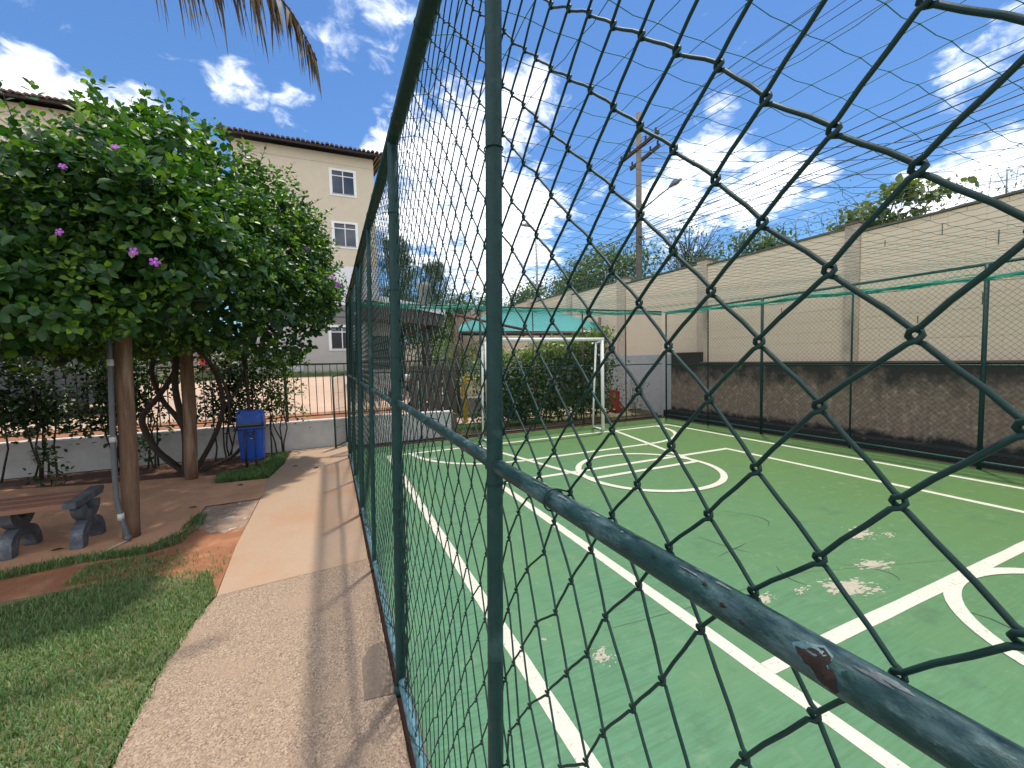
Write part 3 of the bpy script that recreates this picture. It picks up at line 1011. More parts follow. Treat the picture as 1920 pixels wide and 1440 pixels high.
# loose wires wrapped round the bottom rail
for i in range(26):
    y0 = RNG.uniform(.9, 5.5)
    L = RNG.uniform(.25, .7)
    r = .023 + RNG.uniform(0, .006)
    ph = RNG.uniform(0, 6.28)
    pts = [(.254 + r * math.cos(ph + t * 5), y0 + L * t, .058 + r * math.sin(ph + t * 5)) for t in np.linspace(0, 1, 14)]
    MB().tube(pts, .0017, 5).build('loose_wire', 'wire_pvc', nf)

# ------------------------------------------------------------------ far and right fences of the court


def fine_mesh(name, parent, axis, fixed, a0, a1, z0, z1, pitch=.075, r=.0016, bulge=None):
    """diagonal wire lattice in a vertical plane, as one thin mesh"""
    V, F = [], []
    n = 0
    H = z1 - z0
    for sgn in (1, -1):
        s0 = a0 - H if sgn > 0 else a0
        s1 = a1 if sgn > 0 else a1 + H
        s = s0
        while s < s1:
            # a = s + sgn * (z - z0)
            za, zb = z0, z1
            if sgn > 0:
                za = max(z0, z0 + (a0 - s))
                zb = min(z1, z0 + (a1 - s))
            else:
                za = max(z0, z0 + (s - a1))
                zb = min(z1, z0 + (s - a0))
            if zb - za > .03:
                p = []
                kk = max(2, int((zb - za) / .3))
                for t in np.linspace(za, zb, kk):
                    a = s + sgn * (t - z0)
                    w = .004 * math.sin(t * 7 + s * 3)
                    p.append((fixed + .0018 * sgn + w, a, t) if axis == 'y' else (a, fixed + .0018 * sgn + w, t))
                q = MB().tube(p, r, 3, caps=False, smooth=False)
                V += q.v
                F += [tuple(i + n for i in f) for f in q.f]
                n += q.n
            s += pitch
    o = link(name, fast_mesh(name, np.array(V), np.array(F), 'wire_pvc', off=OFF[parent]), parent)
    o['kind'] = 'stuff'
    return o


rf = thing('chain_link_fence', 'green chain-link fence along the far side of the court in front of the mouldy wall', 'fence', (7.75, 4.0, 0))
RP = [(8.04, .02), (6.775, .014), (5.51, .026), (3.98, .014), (2.49, .026), (1.1, .014), (-.4, .026), (-1.9, .014), (-3.4, .026)]
for y, r in RP:
    MB().tube([(7.75, y, -.02), (7.75, y, 2.66)], r, 12).build('post', 'green_paint', rf)
MB().tube([(7.75, y, 2.655 + .004 * math.sin(y)) for y in np.linspace(-3.6, 8.05, 18)], .021, 10).build('top_rail', 'green_paint', rf)
MB().tube([(7.74, -3.6, 1.36), (7.74, 8.04, 1.368)], .014, 10).build('middle_rail', 'green_paint', rf)
MB().tube([(7.75, y, .10 + .005 * math.sin(2 * y)) for y in np.linspace(-3.6, 8.04, 18)], .021, 10).build('bottom_rail', 'green_paint', rf)
fine_mesh('netting', rf, 'y', 7.725, -1.2, 8.03, .03, 2.64)

ff = thing('chain_link_fence', 'green chain-link fence behind the goal at the end of the court', 'fence', (4.0, 8.2, 0))
for x, r in ((6.62, .014), (5.39, .018), (4.11, .014), (2.89, .024), (1.60, .016), (.36, .024)):
    pm = 'rust_pipe' if x in (4.11, 5.39) else 'green_paint'
    MB().tube([(x, 8.2, -.02), (x, 8.2, 2.70)], r, 12).build('post', 'green_paint', ff)
    if pm == 'rust_pipe':
        MB().tube([(x, 8.2, .9), (x, 8.2, 2.3)], r * 1.03, 12).build('rust_sleeve', pm, ff)
MB().tube([(x, 8.2, 2.70) for x in np.linspace(.32, 7.74, 12)], .02, 10).build('top_rail', 'green_paint', ff)
MB().tube([(.34, 8.19, 1.41), (7.74, 8.19, 1.385)], .012, 10).build('middle_rail', 'green_paint', ff)
MB().tube([(.34, 8.2, .05), (7.74, 8.2, .05)], .02, 10).build('bottom_rail', 'dark_steel', ff)
fine_mesh('netting', ff, 'x', 8.175, .36, 7.74, .03, 2.68)
structure(MB().box(.3, 7.84, 8.16, 8.30, -.06, .03).build('kerb_far', 'soil_dark'))

# ------------------------------------------------------------------ net over the court
net = thing('overhead_net', 'thin green nylon net stretched over the court from fence to fence', 'net', (4, 3, 2.6))


def netz(x, y):
    u = np.clip((x - .32) / 7.4, 0, 1)
    return 2.64 - .10 * np.sin(math.pi * u) + .012 * np.sin(3 * x + 2 * y)


b = MB()
nxs = np.arange(.40, 7.72, .185)
nys = np.arange(-.9, 8.18, .158)
gxw = {}
for i, x in enumerate(nxs):
    for j, y in enumerate(nys):
        gxw[i, j] = (x + .004 * math.sin(j * 1.9 + i) + RNG.normal(0, .003), y + .036 * math.sin(x * .8) + RNG.normal(0, .003) + .008 * math.sin(x * 2.1 + 1), 0)
for i in range(len(nxs)):
    pts = []
    for j in range(len(nys)):
        x, y, _ = gxw[i, j]
        pts.append((x, y, netz(x, y)))
        if j < len(nys) - 1:
            x2, y2, _ = gxw[i, j + 1]
            pts.append(((x + x2) / 2 + RNG.normal(0, .0025), (y + y2) / 2, netz((x + x2) / 2, (y + y2) / 2) - .006))
    b.tube(pts, .0016, 4, caps=False)
for j in range(len(nys)):
    pts = []
    for i in range(len(nxs)):
        x, y, _ = gxw[i, j]
        pts.append((x, y, netz(x, y)))
        if i < len(nxs) - 1:
            x2, y2, _ = gxw[i + 1, j]
            pts.append(((x + x2) / 2, (y + y2) / 2 + RNG.normal(0, .0025), netz((x + x2) / 2, (y + y2) / 2) - .008))
    pts = [(.315, pts[0][1], 2.6)] + pts + [(7.74, pts[-1][1], 2.62)]
    b.tube(pts, .0016, 4, caps=False)
for (i, j), (x, y, _) in gxw.items():
    zz = netz(x, y)
    r = .0042
    b.add([(x - r, y, zz), (x + r, y, zz), (x, y - r, zz), (x, y + r, zz), (x, y, zz - r), (x, y, zz + r)],
          [(0, 2, 5), (2, 1, 5), (1, 3, 5), (3, 0, 5), (2, 0, 4), (1, 2, 4), (3, 1, 4), (0, 3, 4)])
tag(b.build('netting', 'net_cord', net), kind='stuff')


def bundle(name, pa, pb, sag, n, r, m):
    bb = MB()
    pa, pb = np.array(pa, float), np.array(pb, float)
    for k in range(n):
        ph = RNG.uniform(0, 6.28)
        o1, o2 = RNG.normal(0, r, 2)
        pts = []
        for t in np.linspace(0, 1, 60):
            p = pa + (pb - pa) * t
            p = p + np.array((o1 * math.sin(t * 21 + ph), o1 * math.sin(t * 27 + ph), o2 * math.cos(t * 33 + ph) - sag * abs(math.sin(math.pi * t * 3.2)) + .012 * math.sin(t * 60 + ph)))
            pts.append(p)
        bb.tube(pts, .0035, 4, caps=False)
    return bb.build(name, m, net)


bundle('edge_bundle', (7.69, -1.0, 2.40), (7.69, 8.0, 2.64), .02, 30, .026, 'net_bundle')
bundle('edge_bundle', (.4, 8.15, 2.70), (7.7, 8.14, 2.66), .05, 20, .022, 'net_bundle')
# hanging skirt between the right rail and its edge bundle
sk = MB()
for y in np.arange(-.9, 8.0, .03):
    t = (y + 1) / 9
    sk.tube([(7.72, y, 2.655), (7.69, y + .05, (2.655 + 2.40 + .24 * t) / 2), (7.69, y + .02, 2.40 + .24 * t)], .0013, 3, caps=False)
tag(sk.build('net_skirt', 'net_bundle', net), kind='stuff')

# ------------------------------------------------------------------ goal
gl = thing('football_goal', 'white tubular football goal standing on the end line of the court', 'goal', (4.0, 7.4, 0))
for x in (2.72, 5.35):
    MB().tube([(x, 7.40, 0), (x, 7.40, 1.97)], .036, 18).build('goal_post', 'goal_white', gl)
    MB().tube([(x + .02, 7.80, .03), (x + .015, 7.76, .6), (x, 7.62, 1.90)], .02, 12).build('back_stay', 'goal_white', gl)
    MB().tube([(x, 7.40, .03), (x + .02, 7.80, .03)], .02, 12).build('ground_bar', 'goal_white', gl)
    MB().tube([(x, 7.40, 1.93), (x, 7.62, 1.90)], .018, 12).build('top_stay', 'goal_white', gl)
MB().tube([(2.685, 7.40, 1.972), (5.385, 7.40, 1.972)], .037, 18).build('crossbar', 'goal_white', gl)

# ------------------------------------------------------------------ boundary wall on the right
bw = thing('boundary_wall', 'tall beige painted block wall along the far side of the court', 'wall', (8.6, 8, 0))
PIL = [(-3.3, -3.05), (.95, 1.15), (4.25, 4.47), (7.42, 7.70), (10.45, 10.85), (13.55, 13.9), (17.0, 17.35), (21.0, 21.3), (25.5, 25.8), (31, 31.3), (40, 40.3)]
TOPS = [3.42, 3.45, 3.62, 3.73, 3.82, 3.95, 4.08, 4.25, 4.45, 4.75, 5.1]
block_mesh = None


def chamfer_block(w, h, d=.03, b=.006):
    m_ = MB()
    m_.add([(0, b, b), (0, w - b, b), (0, w - b, h - b), (0, b, h - b), (b, 0, 0), (b, w, 0), (b, w, h), (b, 0, h), (d, 0, 0), (d, w, 0), (d, w, h), (d, 0, h)],
           [(3, 2, 1, 0), (0, 1, 5, 4), (1, 2, 6, 5), (2, 3, 7, 6), (3, 0, 4, 7), (4, 5, 9, 8), (5, 6, 10, 9), (6, 7, 11, 10), (7, 4, 8, 11)])
    return m_


BLK = {}


def block_obj(w, h):
    key = (round(w, 2), round(h, 2))
    if key not in BLK:
        m_ = chamfer_block(*key)
        me = bpy.data.meshes.new('block')
        me.from_pydata(m_.v, [], m_.f)
        me.materials.append(MATS['block_paint'])
        BLK[key] = me
    return BLK[key]


FX = 8.47
blocks = []
for k in range(len(PIL) - 1):
    ya, yb = PIL[k][1], PIL[k + 1][0]
    top = TOPS[k + 1]
    mid = (ya + yb) / 2
    MB().box(FX + .012, FX + .16, ya - .1, yb + .1, .2, top - .01).build('mortar_bed', 'block_mortar', bw)
    cp = MB()
    n = 12
    zc = [top + .002 + RNG.normal(0, .004) for _ in range(n + 1)]
    for i in range(n):
        y0_, y1_ = ya + (yb - ya) * i / n, ya + (yb - ya) * (i + 1) / n
        cp.add([(FX - .035, y0_, zc[i]), (FX - .035, y1_, zc[i + 1]), (FX + .20, y1_, zc[i + 1]), (FX + .20, y0_, zc[i]), (FX - .035, y0_, zc[i] + .035), (FX - .035, y1_, zc[i + 1] + .035), (FX + .20, y1_, zc[i + 1] + .035), (FX + .20, y0_, zc[i] + .035)],
               [(3, 2, 1, 0), (4, 5, 6, 7), (0, 1, 5, 4), (2, 3, 7, 6)])
    cp.build('coping', 'wall_cap', bw)
    base = 1.36 if mid < 8 else 1.2
    h = .195
    row = 0
    z0 = base
    while z0 < top - .02:
        hh = min(h, top - z0 - .002)
        y0 = ya - (.2 if row % 2 else 0)
        while y0 < yb:
            s, e = max(y0, ya), min(y0 + .396, yb)
            if e - s > .06:
                blocks.append((s, e, z0, hh))
            y0 += .40
        z0 += .20
        row += 1
blocks.sort(key=lambda q: abs(q[0] - 4.2) if q[0] > 1.6 else 50)
rest = MB()
for i, (s, e, z0, hh) in enumerate(blocks):
    if i < 290 and hh > .1:
        o = bpy.data.objects.new('block', block_obj(e - s, hh))
        COL.objects.link(o)
        o.parent = bw
        o.location = np.array((FX - .004 + RNG.normal(0, .0012), s, z0)) - OFF[bw]
    else:
        q = chamfer_block(e - s, hh)
        rest.add([(FX - .004 + a, s + b_, z0 + c) for a, b_, c in q.v], q.f)
tag(rest.build('block_courses', 'block_paint', bw), kind='stuff')
for (ya, yb), t in zip(PIL, TOPS):
    tp = max(t, TOPS[min(TOPS.index(t) + 1, len(TOPS) - 1)]) + .05
    p_ = MB().box(FX - .05, FX + .18, ya, yb, 0, tp)
    po = p_.build('pilaster', 'pilaster', bw)
    MB().box(FX - .07, FX + .2, ya - .03, yb + .03, tp, tp + .04).build('cap', 'wall_cap', po)
# hairline gaps in the painted joints
for y, z0, L in ((3.2, 3.28, .18), (2.62, 3.0, .2), (2.7, 2.55, .12), (2.75, 2.2, .17), (3.9, 3.3, .1), (5.6, 2.4, .1), (3.45, 2.0, .12)):
    MB().box(FX - .0062, FX - .0035, y, y + .012, z0, z0 + L).build('open_joint', 'wall_cap', bw)

rw = thing('retaining_wall', 'low mould-blackened rendered wall at the foot of the beige wall', 'wall', (8.3, 3, 0))
MB().box(8.30, FX - .052, -4, 7.50, -.1, 1.385).build('wall_body', 'mouldy_render', rw)
MB().box(8.27, FX - .052, -4, 7.49, 1.387, 1.415).build('ledge', 'wall_cap', rw)
MB().box(8.30, FX - .052, 7.502, 8.42, -.1, 1.64).build('wall_end', 'mouldy_render', rw)
MB().box(8.285, FX - .053, 7.5, 8.43, 1.642, 1.66).build('end_cap', 'wall_cap', rw)
MB().box(8.02, 8.298, -4, 8.42, -.1, .16).build('wall_footing', 'mouldy_render', rw)
structure(MB().box(7.842, 8.018, -4, 8.4, -.1, -.02).build('gutter', 'soil_dark'))
ww = tag(MB().bbox(8.31, 8.41, 8.45, 30, -.1, 1.62, .01).build('playground_wall', 'grey_wash'), 'low whitewashed wall beside the playground behind the goal', 'wall')

# razor wire on the wall
rz = thing('razor_wire', 'coiled razor wire along the top of the beige wall', 'razor wire', (8.55, 5, 3.6))


def wtop(y):
    return np.interp(y, [-1, 1.1, 4.3, 4.5, 7.5, 10.5, 13.5, 20], [3.5, 3.52, 3.68, 3.78, 3.86, 3.98, 4.1, 4.4])


for y0, y1 in ((-.5, 4.2), (4.5, 10), (10, 16)):
    pts = []
    n = int((y1 - y0) / .24 * 18)
    for i in range(n):
        t = i / 18 * 2 * math.pi
        y = y0 + (y1 - y0) * i / n
        r = .20 + .015 * math.sin(i * .05)
        pts.append((8.55 + r * math.cos(t) * .9, y + .05 * math.sin(t + 1), wtop(y) + .23 + r * math.sin(t)))
    MB().tube(pts, .0035, 4, caps=False).build('coil', 'razor_steel', rz)
    bb = MB()
    for i in range(0, len(pts), 3):
        p = np.array(pts[i])
        d = rnd_dirs(1)[0] * .018
        bb.tube([p - d, p + d], .0028, 3)
    tag(bb.build('barbs', 'razor_steel', rz), kind='stuff')
for y in (-.3, 2.6, 5.4, 8.4, 11.6):
    MB().tube([(8.55, y, wtop(y)), (8.55, y, wtop(y) + .42)], .01, 6).build('stake', 'galvanised', rz)


# ------------------------------------------------------------------ low wall, railing and gate at the end of the path
lw = thing('low_wall', 'low whitewashed wall carrying the railing beyond the blue litter bin', 'wall', (-3, 8.85, 0))
MB().box(-9, .30, 8.78, 8.93, -.1, .50).build('wall_body', 'white_wash', lw)
MB().box(-9, .31, 8.765, 8.945, .502, .525).build('coping', 'white_paint', lw)
pl = thing('planter', 'white rendered planter box behind the far corner of the court', 'planter', (1.5, 8.6, 0))
MB().prism([(.32, 8.80), (2.25, 8.36), (2.30, 8.75), (.34, 9.0)], 2, -.05, .53).build('planter_body', 'white_wash', pl)
MB().prism([(.31, 8.785), (2.27, 8.335), (2.33, 8.50), (.32, 8.90)], 2, .532, .558).build('rim', 'white_paint', pl)
MB().prism([(.34, 8.90), (2.30, 8.51), (2.28, 8.73), (.36, 8.98)], 2, .531, .545).build('earth', 'soil_dark', pl)

rl = thing('railing', 'dark brown metal railing with thin upright bars on the low wall', 'railing', (-3, 8.86, .5))
MB().tube([(-8.5, 8.86, 1.615), (-.02, 8.86, 1.60), (2.38, 8.86, 1.62)], .022, 10).build('top_rail', 'railing_paint', rl)
MB().box(-8.5, 2.4, 8.848, 8.872, .60, .62).build('bottom_rail', 'railing_paint', rl)
bar_me = None
for i, x in enumerate(np.arange(-6.4, 2.35, .128)):
    b = MB().box(x - .007, x + .007, 8.854, 8.866, .62, 1.60)
    if bar_me is None:
        x_ref = x
        o = b.build('bar', 'railing_paint', rl)
        bar_me = o.data
    else:
        o = link('bar', bar_me, rl)
        o.location = (x - x_ref, 0, 0)
for x in (-6.0, -3.35, -.78, 2.38):
    MB().box(x - .025, x + .025, 8.83, 8.88, .525, 1.63).build('post', 'railing_paint', rl)

gt = thing('mesh_gate', 'narrow green mesh gate standing open at the end of the path', 'gate', (.24, 8.72, 0))
ga, gb = np.array((.245, 8.72)), np.array((.035, 8.40))
gp_ = lambda t, z: (ga[0] + (gb[0] - ga[0]) * t, ga[1] + (gb[1] - ga[1]) * t, z)
MB().tube([gp_(0, .06), gp_(0, 1.42)], .016, 8).build('hinge_stile', 'green_paint', gt)
MB().tube([gp_(1, .02), gp_(1, 1.38)], .016, 8).build('outer_stile', 'green_paint', gt)
MB().tube([gp_(0, 1.40), gp_(1, 1.36)], .014, 8).build('top_bar', 'green_paint', gt)
MB().tube([gp_(0, .08), gp_(1, .05)], .014, 8).build('bottom_bar', 'green_paint', gt)
for t in np.linspace(.12, .88, 9):
    MB().tube([gp_(t, .07), gp_(t, 1.38)], .0025, 5).build('upright', 'wire_pvc', gt)
for z in (.4, .75, 1.05):
    MB().tube([gp_(0, z), gp_(1, z)], .0025, 5).build('cross_wire', 'wire_pvc', gt)

# ------------------------------------------------------------------ pergola posts, conduit, bench, bin
pg = thing('pergola', 'rustic pergola of round timber posts under the flowering vine', 'pergola', (-3, 6, 0))
for x, y, tx, ty, r in ((-1.805, 5.03, .05, 0, .065), (-1.895, 7.28, .045, .0, .077), (-4.9, 5.1, 0, 0, .07), (-4.9, 7.6, 0, 0, .07)):
    zs = np.linspace(-.02, 2.5, 14)
    pts = [(x + tx * z / 1.9 + .006 * math.sin(z * 4 + x), y + ty * z / 1.9 + .006 * math.cos(z * 3), z) for z in zs]
    MB().tube(pts, [r * (1.04 - .06 * z / 2.5 + .015 * math.sin(z * 7 + x)) for z in zs], 18).build('post', 'log_wood', pg)
for y in (5.05, 7.3):
    MB().tube([(-6.8, y, 2.5), (-1.5, y, 2.52)], .06, 12).build('beam', 'log_wood', pg)
for x in np.arange(-6.4, -1.3, .6):
    MB().tube([(x, 4.6, 2.6), (x, 8.0, 2.6)], .035, 8).build('rafter', 'log_wood', pg)

cd = thing('conduit_pipe', 'grey plastic conduit clipped up the nearer timber pergola post', 'pipe', (-1.8, 4.93, 0))
MB().tube([(-1.795, 4.925, .03), (-1.80, 4.915, .06), (-1.835, 4.925, .22), (-1.862, 4.935, .42), (-1.858, 4.945, .9), (-1.835, 4.955, 1.6), (-1.82, 4.96, 2.4)], .021, 12).build('pipe', 'pvc_grey', cd)
for c, t in (((-1.838, 4.926, .235), .03), ((-1.858, 4.945, .955), .025), ((-1.833, 4.955, 1.66), .03)):
    MB().tube([(c[0], c[1], c[2] - t), (c[0], c[1], c[2] + t)], .0255, 12).build('clip', 'clip_white', cd)
MB().tube([(-1.79, 4.92, .05), (-1.795, 4.9, .012)], .027, 12).build('pipe_end', 'pvc_grey', cd)
tag(MB().tube([(-1.79, 4.905, .012), (-1.83, 4.83, .01), (-1.87, 4.74, .008), (-1.905, 4.66, .004)], .009, 8).build('cable', 'cable_cream'), 'cream cable running out from the foot of the timber post', 'cable')

bn = thing('park_bench', 'wooden plank bench on ornate cast legs under the pergola', 'bench', (-2.7, 5.1, 0))
for i, (y0, y1) in enumerate(((4.89, 5.04), (5.055, 5.20), (5.215, 5.35))):
    MB().bbox(-3.6, -2.155, y0, y1, .385 + .004 * i, .425 + .004 * i, .006).build('plank', 'bench_wood', bn)


def arc_band(cy, cz, r0, r1, a0, a1, k=12):
    o_ = [(cy + r1 * math.cos(math.radians(a0 + (a1 - a0) * i / k)), cz + r1 * math.sin(math.radians(a0 + (a1 - a0) * i / k))) for i in range(k + 1)]
    i_ = [(cy + r0 * math.cos(math.radians(a1 + (a0 - a1) * i / k)), cz + r0 * math.sin(math.radians(a1 + (a0 - a1) * i / k))) for i in range(k + 1)]
    return o_ + i_


for x in (-2.15, -2.61, -3.45):
    lg = MB()
    w = .045
    # lower arch: two splayed feet
    arch = [(4.90, 0), (4.985, 0), (5.0, .06)] + [(5.105 + .095 * math.cos(math.radians(a)), .07 + .09 * math.sin(math.radians(a))) for a in range(170, 5, -20)] + [(5.215, .06), (5.235, 0), (5.325, 0), (5.315, .10)] + \
           [(5.105 + .20 * math.cos(math.radians(a)), .10 + .13 * math.sin(math.radians(a))) for a in range(10, 171, 20)] + [(4.905, .10)]
    n = len(arch)
    lg.prism(arch, 0, x - w, x + w)
    lo_ = lg.build('leg', 'cast_iron_grey', bn)
    MB().prism(arc_band(5.105, .385, .085, .175, 190, 350), 0, x - w * .92, x + w * .92).build('cradle', 'cast_iron_grey', lo_)
    MB().prism([(5.06, .17), (5.15, .17), (5.155, .26), (5.055, .26)], 0, x - w * .8, x + w * .8).build('neck', 'cast_iron_grey', lo_)
    MB().prism(arc_band(5.105, .05, .125, .15, 20, 160), 0, x - w * 1.12, x + w * 1.12).build('moulding', 'cast_iron_grey', lo_)
    if x == -2.15:
        MB().prism([(4.875, .375), (5.36, .385), (5.40, .45), (5.36, .462), (5.10, .432), (4.875, .43)], 0, x - .06, x + .03).build('end_cap', 'cast_iron_grey', lo_)
    else:
        MB().box(x - .045, x + .045, 4.93, 5.30, .355, .383).build('seat_bearer', 'cast_iron_grey', lo_)

bi = thing('litter_bin', 'blue plastic litter bin with recycling symbol on a thin metal stand', 'bin', (-1.17, 7.6, 0))


def rrect(cx, cy, hx, hy, r, z, k=4):
    out = []
    for sx, sy, a0 in ((1, 1, 0), (-1, 1, 90), (-1, -1, 180), (1, -1, 270)):
        for i in range(k + 1):
            a = math.radians(a0 + 90 * i / k)
            out.append((cx + sx * (hx - r) + r * math.cos(a), cy + sy * (hy - r) + r * math.sin(a), z))
    return out


def loft(rings):
    m_ = MB()
    n = len(rings[0])
    vs = [p for r_ in rings for p in r_]
    fs = [tuple(range(n - 1, -1, -1)), tuple((len(rings) - 1) * n + i for i in range(n))]
    for l in range(len(rings) - 1):
        for i in range(n):
            j = (i + 1) % n
            fs.append((l * n + i, l * n + j, (l + 1) * n + j, (l + 1) * n + i))
    return m_.add(vs, fs, False)


bx_, by_ = -1.175, 7.62
loft([rrect(bx_, by_, .150, .12, .05, .12), rrect(bx_, by_, .158, .125, .05, .14), rrect(bx_, by_, .176, .145, .05, .62), rrect(bx_, by_, .184, .152, .05, .63), rrect(bx_, by_, .184, .152, .05, .66)]).build('bin_body', 'bin_blue', bi)
loft([rrect(bx_, by_, .186, .154, .05, .655), rrect(bx_, by_, .190, .158, .05, .68), rrect(bx_, by_, .186, .154, .05, .715)]).build('bin_liner', 'bin_bag', bi)
lid = loft([rrect(bx_, by_, .184, .152, .05, .716), rrect(bx_, by_, .182, .15, .05, .80), rrect(bx_, by_, .176, .144, .05, .86), rrect(bx_ - .002, by_ + .02, .168, .118, .05, .90)]).build('lid', 'bin_blue', bi)
MB().prism([(bx_ - .12, .905), (bx_ - .1, .83), (bx_ - .06, .79), (bx_ + .06, .79), (bx_ + .11, .83), (bx_ + .15, .905)], 1, by_ - .158, by_ - .150).build('flap', 'bin_blue', lid)
yf = by_ - .1495
sy_ = MB()
for k in range(3):
    a0 = 90 + 120 * k
    cs = [(bx_ - .0 + .034 * math.cos(math.radians(a0 + t)), .545 + .034 * math.sin(math.radians(a0 + t))) for t in (-8, 25, 62)]
    for (xa, za), (xb, zb) in zip(cs[:-1], cs[1:]):
        dx, dz = xb - xa, zb - za
        L = math.hypot(dx, dz)
        nx, nz_ = -dz / L * .008, dx / L * .008
        sy_.add([(xa - nx, yf, za - nz_), (xb - nx, yf, zb - nz_), (xb + nx, yf, zb + nz_), (xa + nx, yf, za + nz_)], [(0, 1, 2, 3)])
    (xa, za), (xb, zb) = cs[-2:]
    dx, dz = xb - xa, zb - za
    L = math.hypot(dx, dz)
    ux, uz = dx / L, dz / L
    sy_.add([(xb + uz * .016, yf - .0004, zb - ux * .016), (xb + ux * .022, yf - .0004, zb + uz * .022), (xb - uz * .016, yf - .0004, zb + ux * .016)], [(0, 1, 2)])
sy_.build('recycling_symbol', 'bin_bag', bi)
for x0, x1 in ((-.04, -.022), (-.005, .028)):
    MB().box(bx_ + x0, bx_ + x1, yf - .001, yf, .472, .480).build('lettering', 'bin_bag' if x0 < -.03 else 'clip_white', bi)
for x in (bx_ - .06, bx_ + .06):
    for y in (7.44,):
        MB().tube([(x, y, .0), (x, y, .62)], .009, 8).build('stand_post', 'dark_steel', bi)
MB().tube([(bx_ - .062, 7.40, -.01), (bx_ - .062, 7.40, .64)], .013, 8).build('stand_post', 'dark_steel', bi)
for z in (.16, .62):
    MB().tube([(bx_ - .21, 7.42, z), (bx_ + .20, 7.42, z), (bx_ + .205, 7.80, z), (bx_ - .21, 7.80, z), (bx_ - .21, 7.42, z)], .008, 8).build('stand_hoop', 'dark_steel', bi)

# ------------------------------------------------------------------ apartment blocks
YF = 22.5


def apartment(name, label, x0, x1, wins, over=(.45, .75), depth=14, base=True):
    t = thing(name, label, 'building', ((x0 + x1) / 2, YF, 1.1))
    MB().box(x0, x1, YF, YF + depth, 6.42, 11.80).build('wall', 'facade_beige', t)
    MB().box(x0, x1, YF + .002, YF + depth, 4.50, 6.418).build('wall_band', 'facade_white', t)
    MB().box(x0, x1, YF - .004, YF + depth, 3.545, 4.498).build('wall_band', 'facade_dark_grey', t)
    MB().box(x0, x1, YF + .003, YF + depth, .2, 3.543).build('wall_base', 'facade_grey', t)
    MB().box(x0 - .01, x1 + .01, YF - .012, YF + .004, 11.30, 11.32).build('string_line', 'facade_grey', t)
    # eave and roof
    xa, xb = x0 - over[0], x1 + over[1]
    rf_ = MB().prism([(YF - .45, 11.86), (YF - .45, 11.92), (YF + depth / 2, 13.9), (YF + depth + .4, 11.92), (YF + depth + .4, 11.86), (YF + depth / 2, 13.82)], 0, xa, xb).build('roof', 'eave_dark', t)
    MB().box(xa, xb, YF - .47, YF - .452, 11.80, 11.92).build('fascia', 'eave_dark', rf_)
    for x in np.arange(x1 + .12, xb, .16):
        MB().prism([(YF - .4, 11.80), (YF - .4, 11.85), (YF + 5, 13.25), (YF + 5, 13.2)], 0, x, x + .07).build('soffit_batten', 'timber_light', rf_)
    tile = None
    n = int((xb - xa) / .205)
    for i in range(n):
        x = xa + .1 + i * .205
        if tile is None:
            xr = x
            tb = MB()
            vs, fs = [], []
            K = 5
            for l, (y, z) in enumerate(((YF - .56, 11.915), (YF + .3, 12.16), (YF + depth / 2, 13.97))):
                for k in range(K + 1):
                    a = math.pi * k / K
                    vs.append((x + .085 * math.cos(a), y, z + .085 * math.sin(a)))
                if l:
                    for k in range(K):
                        fs.append(((l - 1) * (K + 1) + k, (l - 1) * (K + 1) + k + 1, l * (K + 1) + k + 1, l * (K + 1) + k))
            fs.append(tuple(range(K + 1)))
            tb.add(vs, fs)
            o = tb.build('roof_tile', 'roof_tile', rf_)
            tile = o.data
        else:
            o = link('roof_tile', tile, rf_)
            o.location = (x - xr, 0, RNG.normal(0, .012))
    for (wx0, wx1, wz0, wz1, dark) in wins:
        w = MB()
        f = .10
        w.box(wx0, wx0 + f, YF - .03, YF + .01, wz0, wz1).box(wx1 - f, wx1, YF - .03, YF + .01, wz0, wz1).box(wx0 + f, wx1 - f, YF - .03, YF + .01, wz0, wz0 + f).box(wx0 + f, wx1 - f, YF - .03, YF + .01, wz1 - f, wz1)
        wo_ = w.build('window', 'white_paint', t)
        MB().box(wx0 + f, wx1 - f, YF - .008, YF - .004, wz0 + f, wz1 - f).build('reveal', 'dark_room', wo_)
        mid = (wx0 + wx1) / 2
        for a_, b_ in ((wx0 + f + .03, mid - .02), (mid + .02, wx1 - f - .03)):
            MB().box(a_, b_, YF - .0145, YF - .0095, wz0 + f + .02, wz1 - f - .26).build('pane', 'dark_room' if dark else 'window_glass', wo_)
            MB().box(a_, b_, YF - .0145, YF - .0095, wz1 - f - .22, wz1 - f - .06).build('pane', 'window_glass', wo_)
        fr = MB()
        for a_, b_, c_, d_ in ((wx0 + f, wx0 + f + .03, wz0 + f, wz1 - f), (wx1 - f - .03, wx1 - f, wz0 + f, wz1 - f), (mid - .02, mid + .02, wz0 + f, wz1 - f), (wx0 + f + .03, mid - .02, wz1 - f - .26, wz1 - f - .22), (mid + .02, wx1 - f - .03, wz1 - f - .26, wz1 - f - .22)):
            fr.box(a_, b_, YF - .024, YF - .006, c_, d_)
        fr.build('frame', 'white_paint', wo_)
        MB().box(wx0 + f, wx1 - f, YF - .05, YF - .0305, wz0 + f - .02, wz0 + f + .015).build('sill', 'facade_grey', wo_)
    return t


